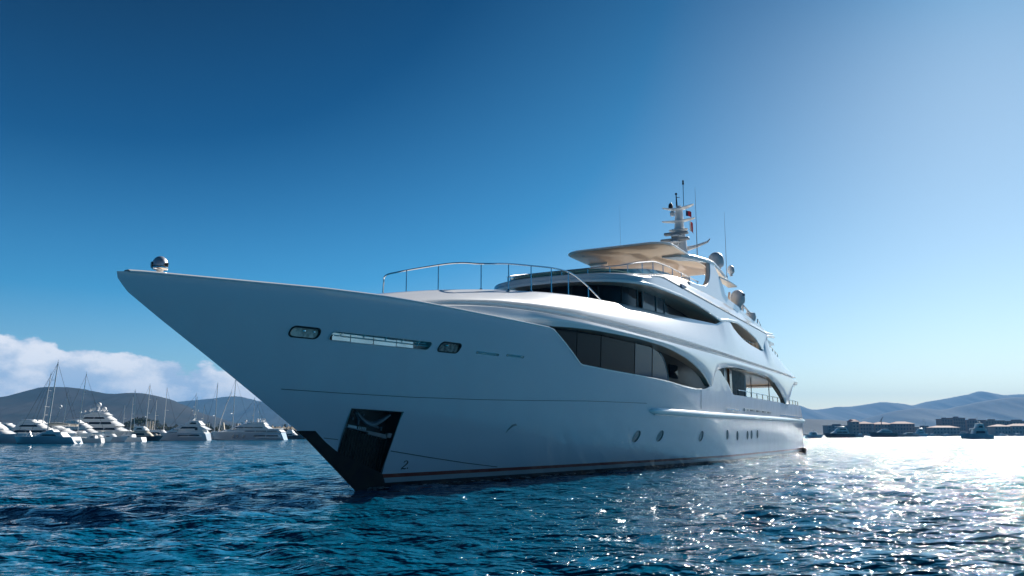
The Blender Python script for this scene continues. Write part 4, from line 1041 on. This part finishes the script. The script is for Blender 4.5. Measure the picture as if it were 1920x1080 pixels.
# ================================================================ OTHER BOATS
BOATW = mat('boat_gelcoat', (.88, .88, .87), .3, coat=.6, noise=(.84, .84, .83), nscale=.5)
BLUEH = mat('pale_blue_hull', (.50, .58, .66), .25, coat=.8, noise=(.47, .55, .63), nscale=.4)
NAVYH = mat('navy_hull', (.02, .03, .05), .3, coat=.7)
BLACKW = mat('boat_window', (.015, .018, .022), .1, coat=.5)
CANV = mat('cream_canvas', (.55, .50, .42), .9, noise=(.48, .43, .36), nscale=1.5)
MASTM = mat('aluminium_mast', (.60, .60, .60), .35, .3)
MASTD = mat('dark_rigging', (.04, .045, .06), .5)
def bhull(L, B, H, fr=.9, mt=BOATW, parent=None, sheer=.25, rake=.12, tr=.045, name='hull', boot=MASTD):
    """bow at -L/2 (x), y beam"""
    m = MB(); rows = []
    for i in range(25):
        t = i / 24; zt = H * (1 + sheer * (1 - t) ** 2); row = []
        for j in range(7):
            v = j / 6; z = -.25 + v * (zt + .25)
            x0 = -L / 2 + rake * L * (1 - v) ** 1.2; x1 = L / 2 - tr * L * v
            x = x0 + (x1 - x0) * t; b = B / 2 * (1 - (1 - min(t / .55, 1)) ** (1.6 + .8 * v)) * (.80 + .2 * v) * (1 - .12 * max(0, t - .6) / .4)
            row.append((x, b, z))
        row = row + [(row[-1][0], 0, zt * 1.01)]
        rows.append(row)
    m.grid(rows); m.grid([[(x, -y, z) for x, y, z in r] for r in rows])
    e = rows[-1]; m.add([p for p in e] + [(x, -y, z) for x, y, z in reversed(e[:-1])], [tuple(range(2 * len(e) - 1))])
    o = m.build(name, mt, parent, smooth=40)
    m = MB(); rr = []
    for i in range(25):
        t = i / 24; v = .28 / (H * (1 + sheer * (1 - t) ** 2) + .25); x0 = -L / 2 + rake * L * (1 - v) ** 1.2; x1 = L / 2 - tr * L * v; x = x0 + (x1 - x0) * t
        b = B / 2 * (1 - (1 - min(t / .55, 1)) ** 1.7) * .82 * (1 - .12 * max(0, t - .6) / .4) + .02
        rr.append([(x - .02, b * .96, -.25), (x - .02, b, .12)])
    m.grid(rr); m.grid([[(x, -y, z) for x, y, z in r] for r in rr]); m.build('boot_stripe', boot, o)
    return o
def tier(root, x0, x1, b, z0, z1, rf, ra, mt=BOATW, name='deck_house', win=None, wmat=BLACKW, brow=.25):
    """deck house with raked ends; win=(xa,xb,za,zb) dark band"""
    m = MB(); h = z1 - z0; n = 5; rows = []
    for k in range(n):
        v = k / (n - 1); ins = .10 * b * v ** 2
        xa, xb = x0 + rf * v ** 1.2, x1 - ra * v; bb = b / 2 - ins; z = z0 + h * v; fn = min(bb * .9, (xb - xa) * .25)
        rows.append([(xa, -bb * .45, z), (xa + fn * .45, -bb * .85, z), (xa + fn, -bb, z), (xb, -bb, z), (xb, bb, z), (xa + fn, bb, z), (xa + fn * .45, bb * .85, z), (xa, bb * .45, z)])
    m.grid(rows, 0, True); m.add(rows[-1], [tuple(range(8))]); o = m.build(name, mt, root, smooth=30)
    # overhanging roof edge
    if brow:
        m = MB(); r = rows[-1]; cx = sum(p[0] for p in r) / 8
        q = [[(cx + (p[0] - cx) * f, p[1] * f, p[2] + dz) for p in r] for f, dz in ((1.0, -.01), (1.06, .0), (1.07, .07), (1.02, .13), (.5, .16))]
        m.grid(q, 0, True); m.add(q[-1], [tuple(range(8))]); m.build('roof_edge', mt, o, smooth=40)
    if win:
        xa, xb, za, zb = win; n_ = max(1, int((xb - xa) / 2.2)); 
        for sg in (-1, 1):
            for k in range(n_):
                u0, u1 = xa + (xb - xa) * k / n_ + .06, xa + (xb - xa) * (k + 1) / n_ - .06; m = MB(); m.add([(u0 + (0 if k else .0), 0, za), (u1, 0, za), (u1 + (0 if k < n_ - 1 else -.3), 0, zb), (u0 + (.35 if k == 0 else 0), 0, zb)], [(0, 1, 2, 3)])
                # set on the wall, a little proud
                vs = []
                for (x, y, z) in m.v:
                    v = (z - z0) / h; bb = b / 2 - .10 * b * v ** 2; vs.append((x, sg * (bb + .025), z))
                m.v = vs; m.build('window', wmat, o, smooth=0, recalc=False)
    return o
def bmast(root, x, z0, z1, r=.09, spreaders=2, w=.9, tilt=0., stays=None, mt=MASTM, boom=None, y=0.):
    m = MB(); top = (x + tilt, y, z1); m.tube([(x, y, z0), (x + tilt * .5, y, (z0 + z1) / 2), top], [r, r * .85, r * .55], 7); o = m.build('mast', mt, root)
    for k in range(spreaders):
        t = (k + 1) / (spreaders + 1); xx = x + tilt * t; z = z0 + (z1 - z0) * t
        m = MB(); m.tube([(xx - w * .4, y - w * (1 - .2 * k), z), (xx, y, z + .03), (xx - w * .4, y + w * (1 - .2 * k), z)], r * .3, 5); m.build('spreader', mt, o)
    for xs, zs in (stays or []):
        m = MB(); m.tube([(xs, y, zs), top], .022, 4); m.build('stay', MASTD, o)
    if boom:
        m = MB(); m.tube([(x, y, z0 + 1.0), (x + boom, y, z0 + 1.1)], r * .8, 6); bo = m.build('boom', mt, o); m = MB(); m.tube([(x + .1, y, z0 + 1.22), (x + boom * .5, y, z0 + 1.3), (x + boom * .95, y, z0 + 1.2)], [.18, .2, .1], 8); m.build('sail_cover', CANV, bo)
    m = MB(); m.tube([(top[0], y, z1), (top[0], y, z1 + .5)], .02, 4); m.lathe([(.0, 0), (.06, .0), (.06, .12), (0, .14)], top, 6); m.build('masthead', MASTD, o)
    return o
def bdome(root, x, y, z, r): 
    m = MB(); m.lathe([(r * .3, -r * 1.3), (r * .3, -r * .9), (r * .8, -r * .7), (r, -.2 * r), (r, .1 * r), (r * .8, r * .65), (r * .45, r * .93), (0, r)], (x, y, z), 14); return m.build('radome', DOME, root, smooth=60)
def brail(root, pts, h=.55, step=1.1):
    pts = [Vector(p) for p in pts]; m = MB(); m.tube([p + Vector((0, 0, h)) for p in pts], .025, 4); o = m.build('rail', CHROME, root)
    for i in range(len(pts) - 1):
        n = max(1, int((pts[i + 1] - pts[i]).length / step))
        for k in range(n):
            q = pts[i].lerp(pts[i + 1], k / n); m = MB(); m.tube([q, q + Vector((0, 0, h))], .018, 4); m.build('rail_post', CHROME, o)
def boat(px_, Y, label, cat='yacht', name='motor_yacht', rz=0., group='boats moored in the left marina'):
    r = empty(name, at(px_, Y, 0), R(rz)); tag(r, label, cat, group); return r
GR = 'boats off the far right shore'
# --- left marina, front row
s_ = 119 / 1524
r = boat(-22, 126, 'white motor yacht cut by the left edge with long dark side windows', rz=182)
bhull(13.5, 3.6, 1.25, mt=BLUEH, parent=r); tier(r, -4.2, 4.8, 3.0, 1.25, 2.15, 1.6, .2, win=(-2.6, 3.8, 1.55, 1.9)); tier(r, -2.6, 4.4, 2.7, 2.28, 3.1, 1.2, .3, win=(-1.2, 3.6, 2.55, 2.85)); tier(r, -.8, 3.8, 2.2, 3.25, 3.7, .8, .5)
bmast(r, 1.0, 3.7, 5.2, .12, 1, .4); bdome(r, 2.2, .5, 5.4, .30); bdome(r, 2.0, -.6, 4.5, .3); brail(r, [(-6, .6, 1.5), (-4, 1.3, 1.4), (-1, 1.6, 1.3)])
r = boat(90, 119, 'blue white sailing yacht with the tallest raked mast, front of the left marina', 'sailboat', 'sailing_yacht', rz=0)
bhull(9.7, 3.0, 1.0, parent=r, mt=BLUEH, rake=.07, tr=.07, sheer=.12); tier(r, -1.9, 2.9, 2.1, .98, 1.6, 1.3, .6, win=(-.6, 1.9, 1.15, 1.36)); tier(r, -.3, 1.5, 1.7, 1.6, 2.05, .7, .5, brow=.0, name='spray_hood')
bmast(r, -.1, 1.6, 11.8, .11, 3, .75, tilt=.55, stays=[(-4.6, 1.2), (4.5, 1.1), (-2.6, 1.2)], boom=3.2)
brail(r, [(-4.6, .2, 1.15), (-3.2, .95, 1.1), (-1.6, 1.3, 1.05)], .5, .6); brail(r, [(2.4, 1.3, 1.0), (4.4, 1.2, 1.0)], .5, .7)
m = MB(); m.tube([(4.1, -.9, .35), (4.6, 0, .35), (4.1, .9, .35)], [.3, .36, .3], 10); m.build('stern_tender', WHITEF, r)
m = MB(); m.tube([(-2.9, -.5, 1.1), (-2.4, -.4, 1.8), (-2.0, -.5, 1.1)], .05, 5); m.build('cockpit_arch', STEEL, r)
r = boat(74, 140, 'motor sailer behind the tallest mast with an almost black sloping boom stay', 'sailboat', 'sailing_yacht', rz=180)
bhull(12.5, 3.6, 1.3, parent=r, mt=BOATW); tier(r, -3.5, 4.5, 2.8, 1.3, 2.3, 1.6, .4, win=(-2.2, 3.8, 1.7, 2.05)); tier(r, -1.5, 3.8, 2.5, 2.42, 3.2, 1.2, .6, win=(-.4, 3.0, 2.65, 2.95)); tier(r, .2, 3.2, 2.0, 3.34, 3.7, .7, .5)
bmast(r, -.4, 3.3, 11.6, .10, 2, .8, tilt=-.55, stays=[(1.6, 3.3)], boom=None); bdome(r, -3.2, 0, 6.1, .27)
m = MB(); m.tube([(-2.6, 0, 3.2), (-3.2, 0, 5.8)], .05, 5); m.build('dome_pole', STEEL, r)
r = boat(148, 150, 'sailboat with a thin dark raked mast left of the domed yacht', 'sailboat', 'sailing_yacht', rz=176)
bhull(10.5, 3.0, 1.2, parent=r); tier(r, -2.2, 3.2, 2.1, 1.2, 1.85, 1.2, .5, win=(-.8, 2.4, 1.4, 1.65)); bmast(r, .2, 1.8, 12.3, .09, 2, .8, tilt=-.6, stays=[(4.0, 1.3), (-5.0, 1.5)], mt=STEEL, boom=3.6)
r = boat(112, 148, 'low white motor yacht with black saloon windows behind the front sailing yacht', rz=178)
bhull(12.5, 3.6, 1.3, parent=r); tier(r, -3.4, 5.2, 3.0, 1.3, 2.3, 2.0, .3, win=(-1.6, 4.2, 1.65, 2.0)); tier(r, -.8, 4.2, 2.6, 2.42, 3.1, 1.6, .8, win=(.6, 3.4, 2.6, 2.9)); brail(r, [(-6, .5, 1.6), (-4, 1.3, 1.45), (-2, 1.6, 1.35)])
r = boat(192, 185, 'large white three deck yacht carrying a cluster of round domes', rz=180)
bhull(19, 5.2, 1.9, parent=r, mt=BOATW, sheer=.15); tier(r, -6.0, 7.8, 4.6, 1.9, 3.1, 2.4, .6, win=(-4, 6.6, 2.3, 2.8)); tier(r, -4.6, 6.4, 4.2, 3.25, 4.4, 2.0, 1.2, win=(-3.0, 5.0, 3.6, 4.1)); tier(r, -2.8, 4.8, 3.6, 4.55, 5.5, 1.4, 1.0, win=(-1.2, 3.8, 4.8, 5.2)); tier(r, -1.8, 4.0, 3.0, 5.65, 6.1, .9, 1.6)
m = MB(); m.tube([(1.0, 0, 6.0), (1.3, 0, 7.4)], [.3, .2], 8); m.tube([(1.1, -1.0, 6.7), (1.1, 1.0, 6.7)], .1, 6); m.build('dome_mast', WHITE, r)
for x, y, z, q in ((1.3, 0, 8.0, .52), (.4, -.8, 7.05, .5), (2.1, .8, 7.1, .5), (3.2, 0, 6.8, .32), (4.4, 0, 6.5, .22), (5.4, 0, 6.3, .25), (-.8, .4, 6.6, .2)): bdome(r, x, y, z, q)
brail(r, [(-9, .8, 2.2), (-7, 1.8, 2.1), (-5, 2.4, 2.0)], .6, 1.2); brail(r, [(3.6, 2.1, 4.5), (6.2, 2.1, 4.5)], .6, .9)
for k, (px_, Y, L_, lab) in enumerate([(172, 136, 4.2, 'small white open tender moored by the stern of the front sailing yacht'), (188, 141, 4.6, 'small open motorboat with tan canopy in the gap before the domed yacht'), (236, 155, 7.6, 'white sports cruiser with swept windscreen under the stern of the domed yacht'), (212, 148, 6.0, 'pale blue cuddy boat left of the white sports cruiser')]):
    r = boat(px_, Y, lab, 'motorboat', 'motorboat', rz=(0, 180, 0, 176)[k]); bhull(L_, L_ * .33, .72 + .05 * k, parent=r, mt=(WHITEF, BOATW, BOATW, BLUEH)[k], rake=.16)
    tier(r, -L_ * .15, L_ * .22, L_ * .24, .72, 1.15 + .1 * k, L_ * .12, .1, win=(-L_ * .02, L_ * .18, .85, 1.05), brow=0, name='windscreen_house')
    if k in (1, 2): 
        m = MB(); m.tube([(0, -.5, 1.2), (0, -.5, 1.9), (0, .5, 1.9), (0, .5, 1.2)], .04, 5); m.build('arch', STEEL, r)
        m = MB(); m.box((-.5, -.7, 1.9), (1.3, .7, 1.97)); m.build('canopy', CANV, r, smooth=0)
r = boat(270, 172, 'dark hulled sailing yacht with tan gear on deck in front of the widest pine', 'sailboat', 'sailing_yacht', rz=180)
bhull(8.2, 2.9, .95, parent=r, mt=NAVYH, sheer=.1); tier(r, -2, 2.4, 2.2, .95, 2.0, 1.1, .5, mt=CANV, win=(-.8, 1.8, 1.2, 1.6)); tier(r, -1.0, 2.0, 2.0, 2.15, 2.9, .8, .5, win=(-.2, 1.4, 2.35, 2.65)); bmast(r, -.3, 2.9, 11.6, .11, 2, .7, tilt=-.18, stays=[(-3.8, 1.2), (3.8, 1.2)]); bdome(r, -.1, .35, 5.0, .2)
for k, (x, z, q) in enumerate(((-2.6, 1.3, .35), (-3.2, 1.2, .25), (2.7, 1.25, .3), (3.3, 1.15, .22))):
    m = MB(); m.lathe([(0, -q * .7), (q * .9, -q * .5), (q, 0), (q * .7, q * .5), (0, q * .6)], (x, .2 * (-1) ** k, z), 9); m.build('covered_gear', CANV, r)
r = boat(299, 186, 'two masted white ketch with crossed spreaders left of the three deck blue yacht', 'sailboat', 'sailing_yacht', rz=180)
bhull(9.5, 3.0, 1.1, parent=r, mt=BOATW, sheer=.12); tier(r, -2.2, 3, 2.2, 1.1, 2.2, 1.2, .5, win=(-.8, 2.2, 1.4, 1.8)); bmast(r, -.9, 2.0, 11.6, .09, 1, 1.0, tilt=-.1, stays=[(-4.4, 1.4)]); bmast(r, 1.2, 2.0, 9.2, .08, 1, .8, stays=[(4.4, 1.3)])
for x in (2.0, 2.6, 3.2): 
    m = MB(); m.tube([(x, -.7, 1.1), (x, -.7, 4.3)], .16, 8); m.build('furled_sail', CANV, r)
r = boat(347, 181, 'three deck blue hulled motor yacht with a row of small side windows', rz=0)
bhull(11.2, 3.6, 1.6, parent=r, mt=BLUEH, rake=.03, sheer=.1)
tier(r, -1.6, 4.9, 3.3, 1.62, 2.3, .5, .6); tier(r, -1.4, 4.4, 3.66, .75, 1.5, .0, .0, name='side_panel', win=(-1.1, 4.1, 1.0, 1.28), brow=0)
tier(r, -2.6, 5.4, 3.0, 2.4, 3.3, 2.0, 1.8, win=(-.6, 3.2, 2.6, 3.0)); tier(r, .0, 4.0, 2.5, 3.42, 4.2, 1.1, .8, win=(1.2, 3.0, 3.6, 3.95)); 
m = MB(); m.tube([(1.7, -.6, 4.3), (2.0, 0, 5.0), (1.7, .6, 4.3)], .12, 6); m.build('mast_arch', WHITE, r)
bmast(r, 1.9, 4.8, 10.0, .085, 1, .5, stays=[(-3.5, 3.0)]); bdome(r, 2.6, .0, 6.6, .16); bdome(r, 1.3, 0, 6.5, .12)
m = MB(); m.lathe([(0, -.4), (.4, -.3), (.45, 0), (.3, .3), (0, .35)], (3.0, -1.2, 2.6), 8); m.build('covered_bike', DARK, r)
r = boat(428, 215, 'slim two masted sailing yacht moored behind the long blue hulled yacht', 'sailboat', 'sailing_yacht', rz=0)
bhull(13.5, 3.2, 1.7, parent=r, mt=GEL, sheer=.1); tier(r, -2.4, 4, 2.4, 1.7, 2.4, 1.2, .5, win=(-1, 3, 1.9, 2.2)); bmast(r, -3.7, 2.0, 14.6, .13, 2, .8, tilt=.1, stays=[(-6.4, 1.8)]); bmast(r, 1.0, 2.2, 15.9, .13, 2, .9, tilt=.15, stays=[(6.2, 1.8), (-3.2, 2)])
m = MB(); m.tube([(-2.6, 0, 2.0), (-2.2, 0, 5.0), (-1.0, 0, 9.0), (.4, 0, 12.6)], [.13, .11, .09, .05], 6); m.build('furled_jib', WHITEF, r)
m = MB(); m.prism([(-1.9, 2.2), (-.9, 2.2), (-1.3, 4.4), (-1.6, 4.4)], -.25, .25, lambda u, v, d: (u, d, v)); m.build('sail_bag', CANV, r)
r = boat(467, 196, 'long blue hulled motor yacht with a low streamlined white upper deck', rz=0)
bhull(18.2, 4.6, 1.75, parent=r, mt=BLUEH, rake=.07, sheer=.15)
for x0, x1 in ((-3.3, -3.0), (-2.3, -1.95), (-.75, -.35)):
    m = MB(); m.add([(x0, -2.31, .55), (x0 + .25, -2.31, .55), (x1 + .2, -2.33, 1.2), (x0 + .2, -2.33, 1.2)], [(0, 1, 2, 3)]); m.build('side_window', BLACKW, r, smooth=0)
tier(r, -7.0, 8.4, 4.2, 1.85, 2.6, 4.0, .9, win=(-.6, 7.6, 2.0, 2.2)); tier(r, 1.2, 8.3, 4.62, .55, 1.45, 0, 0, name='side_panel', win=(1.6, 7.9, .85, 1.15), brow=0)
tier(r, -4.4, 5.2, 3.8, 2.72, 3.5, 2.4, 1.2, win=(-3.0, 4.0, 2.85, 3.05)); tier(r, -1.8, 4.2, 3.2, 3.62, 4.1, 1.6, .5); 
bmast(r, .9, 3.9, 9.8, .08, 2, .4, stays=[(-3.6, 3.2), (3.6, 4.0)])
for x, z, q in ((-.9, 4.5, .28), (1.9, 4.9, .2), (2.4, 4.9, .2), (2.0, 4.4, .26), (3.3, 4.5, .26)): bdome(r, x, 0, z, q)
m = MB(); m.tube([(3.0, -.8, 4.1), (3.2, -.8, 5.0), (3.9, -.8, 5.0), (4.3, -.8, 4.0)], .09, 6); m.build('radar_arch', WHITE, r)
r = boat(548, 230, 'dark hulled motorboat just left of the big bow on the water', 'motorboat', 'motorboat', rz=180)
bhull(7.5, 2.6, 1.0, parent=r, mt=NAVYH); tier(r, -1.6, 2.4, 2.2, 1.0, 1.8, .9, .4, win=(-.6, 1.8, 1.2, 1.5)); tier(r, -.6, 1.6, 1.8, 1.92, 2.5, .5, .3)
# hidden rows of masts behind, a few more boats
for k, (px_, Y, h_, lab) in enumerate([(52, 170, 2.6, 'white yacht behind the second row at far left, upper deck only in view'), (150, 172, 2.4, 'white cruiser upper works seen between the raked mast and the domes')]):
    r = boat(px_, Y, lab, rz=180 * k); bhull(13, 3.8, 1.5, parent=r); tier(r, -4, 5, 3.4, 1.5, 2.6, 2, .4, win=(-2, 4, 1.9, 2.3)); tier(r, -2.4, 4, 3.0, 2.72, 3.6, 1.4, .6, win=(-1, 3.2, 3.0, 3.3)); tier(r, -.6, 3, 2.4, 3.72, 4.2, .8, .5)
# a second rank further in, copied from the boats above
def rank2():
    src = {o['label']: o for o in C.objects if o.get('group') == 'boats moored in the left marina'}
    def S(k): return [o for l, o in src.items() if k in l][0]
    for key, px_, Y, rz, sc_2, lab in (
            ('low white motor yacht', 26, 200, 180, 1.25, 'upper decks of a white motor yacht rising behind the boat at the left edge'),
            ('thin dark raked mast', 118, 235, 176, 1.1, 'pale sailboat far back with its mast just right of the tallest raked mast'),
            ('three deck blue', 238, 262, 180, 1.15, 'white topped yacht far back between the domed yacht and the widest pine'),
            ('low white motor yacht', 322, 250, 0, 1.0, 'low white cruiser half hidden left of the three deck blue hulled yacht'),
            ('sports cruiser', 402, 236, 0, 1.2, 'small white sports boat between the three deck yacht and the two masts'),
            ('thin dark raked mast', 250, 205, 0, 1.0, 'sailboat with a thin mast standing left of the widest pine'),
            ('crossed spreaders', 372, 270, 0, 1.15, 'slim ketch far back right of the three deck blue yacht mast'),
            ('thin dark raked mast', 486, 260, 0, .95, 'sailboat behind the long blue yacht with its mast beside the radar arch'),
            ('long blue hulled', 545, 300, 180, 1.0, 'white topped motor yacht far back hidden partly by the big bow'),
            ('white sports cruiser', 60, 150, 0, 1.1, 'small white cruiser seen between the two yachts at far left')):
        instance(S(key), at(px_, Y, 0), R(rz), lab, sc_2)
bpy.context.view_layer.update()
rank2()
# --- right
r = boat(1829, 238, 'pilothouse motor cruiser with blue white hull alone on the glittering water', 'motorboat', 'motor_cruiser', rz=3, group=GR)
bhull(9.6, 3.2, 1.35, parent=r, mt=BLUEH, rake=.04, sheer=.2); tier(r, -1.2, 3.0, 2.7, 1.35, 2.7, .3, .2, mt=GEL, win=(-.9, 2.4, 1.6, 2.3)); tier(r, -1.6, 2.8, 3.0, 2.75, 2.95, .3, .2, brow=.1, name='flybridge_deck'); tier(r, .0, 2.2, 2.3, 2.95, 4.3, .3, .2, mt=BOATW, win=(.25, 1.9, 3.25, 3.85))
bmast(r, .9, 4.4, 6.0, .08, 1, .5); brail(r, [(-4.2, .5, 1.65), (-3.0, 1.1, 1.6), (-1.2, 1.5, 1.4)], .5, .8); bdome(r, 1.5, 0, 4.9, .25)
m = MB(); m.tube([(-2.0, -.6, 1.5), (-2.3, -.6, 2.6), (-1.5, -.6, 2.6)], .07, 6); m.build('deck_crane', STEEL, r)
m = MB(); m.tube([(3.6, 0, .5), (5.0, 0, .45)], [.35, .3], 10); m.build('stern_dinghy', DARK, r)
r = boat(1573, 330, 'dark hulled motor yacht with white upper works and arch, nearest the big stern', rz=0, group=GR)
bhull(12.6, 3.8, 1.5, parent=r, mt=NAVYH, rake=.1); tier(r, -3.6, 3.6, 3.2, 1.6, 2.7, 2.2, .4, win=(-1.6, 3.0, 1.9, 2.4)); tier(r, -1.6, 3.2, 2.8, 2.82, 3.9, 1.2, .6, win=(-.4, 2.6, 3.1, 3.6)); tier(r, -1.4, 2.4, 2.9, 4.3, 4.5, .2, .6, name='hard_top', brow=0); bmast(r, 1.8, 4.5, 5.5, .1, 1, .4)
r = boat(1655, 390, 'long low black hulled motor yacht in front of the ochre terrace', rz=0, group=GR)
bhull(13.5, 3.6, 2.0, parent=r, mt=NAVYH, rake=.08); tier(r, -3.0, 4.2, 3.0, 2.1, 3.0, 1.8, .6, win=(-1.4, 3.4, 2.3, 2.7)); tier(r, -1.0, 2.8, 2.4, 3.1, 3.7, .9, .5)
r = boat(1700, 400, 'low grey sports yacht with white stern right of the black hulled yacht', rz=0, group=GR)
bhull(11.5, 3.2, 1.2, parent=r, mt=GREYP, rake=.1); tier(r, -2, 3.4, 2.6, 1.2, 2.0, 1.6, .6, win=(-.8, 2.8, 1.4, 1.8))
r = boat(1722, 480, 'white motor yacht with open flybridge at the end of the long terrace', rz=4, group=GR)
bhull(9.5, 3.4, 1.6, parent=r, mt=BOATW); tier(r, -2.4, 3.2, 3.0, 1.7, 2.9, 1.2, .4, win=(-1, 2.6, 2.0, 2.5)); tier(r, -1.2, 2.6, 2.7, 3.0, 4.1, .8, .3, win=(-.3, 2.0, 3.3, 3.8)); tier(r, -.6, 2.2, 2.4, 4.7, 4.85, .1, .1, name='bimini', brow=0); 
m = MB(); m.tube([(-.4, -.9, 4.1), (-.4, -.9, 4.75)], .05, 5); m.build('bimini_pole', STEEL, r)
r = boat(1526, 290, 'small white cabin cruiser seen past the stern of the big yacht', 'motorboat', 'motor_cruiser', rz=180, group=GR)
bhull(6.2, 2.4, 1.0, parent=r, mt=BLUEH); tier(r, -1.4, 1.6, 2.0, 1.0, 2.0, .7, .2, win=(-.5, 1.2, 1.3, 1.7)); m = MB(); m.tube([(.4, -.7, 2), (.4, -.7, 2.9), (.4, .7, 2.9), (.4, .7, 2)], .06, 5); m.build('arch', WHITE, r)
for k, (px_, Y, L_, lab) in enumerate([(1611, 360, 3.8, 'tiny grey tender between the two dark hulled yachts'), (1748, 520, 5.0, 'tiny white boat on the bright water before the low grey shed'), (1772, 500, 6.5, 'small white motorboat left of the pilothouse cruiser'), (1880, 540, 7.0, 'small white cruiser under the pale quay hall, right of the pilothouse boat'), (1905, 560, 8.5, 'white boat at the right edge below the quay hall')]):
    r = boat(px_, Y, lab, 'motorboat', 'motorboat', rz=180 * (k % 2), group=GR); bhull(L_, L_ * .3, .8, parent=r, mt=(GREYP, BOATW, BOATW, BOATW, BLUEH)[k]); tier(r, -L_ * .15, L_ * .25, L_ * .22, .8, 1.6, L_ * .1, .1, win=(-.0 * L_, L_ * .2, 1.0, 1.35))
for px_, Y, h_, lab in ((1637, 620, 9.5, 'thin bare mast left of the crane above the waterfront roofs'), (1734, 620, 11, 'thin bare mast above the low grey shed')):
    r = boat(px_, Y, lab, 'sailboat', 'sailing_yacht', rz=0, group=GR); bhull(9, 3, 1.1, parent=r, mt=BOATW); tier(r, -2, 2.6, 2.2, 1.1, 1.8, 1, .4, win=(-.8, 2, 1.3, 1.6)); bmast(r, 0, 1.7, h_ + 1.5, .12, 2, .8, stays=[(-4.2, 1.2), (4.2, 1.2)])

# ================================================================ HAZE
m = MB(); m.box((-5200, -60, -6), (5600, 5600, 275)); hz = m.build('haze', [], None, smooth=0)
hm = bpy.data.materials.new('haze'); hm.use_nodes = True; nt = hm.node_tree
nt.nodes.remove(nt.nodes['Principled BSDF'])
pv = nt.nodes.new('ShaderNodeVolumePrincipled'); pv.inputs['Color'].default_value = (.11, .40, .84, 1); pv.inputs['Density'].default_value = .00017; pv.inputs['Anisotropy'].default_value = .0
nt.links.new(pv.outputs[0], nt.nodes['Material Output'].inputs['Volume']); hz.data.materials.append(hm); tag(hz, kind='stuff')
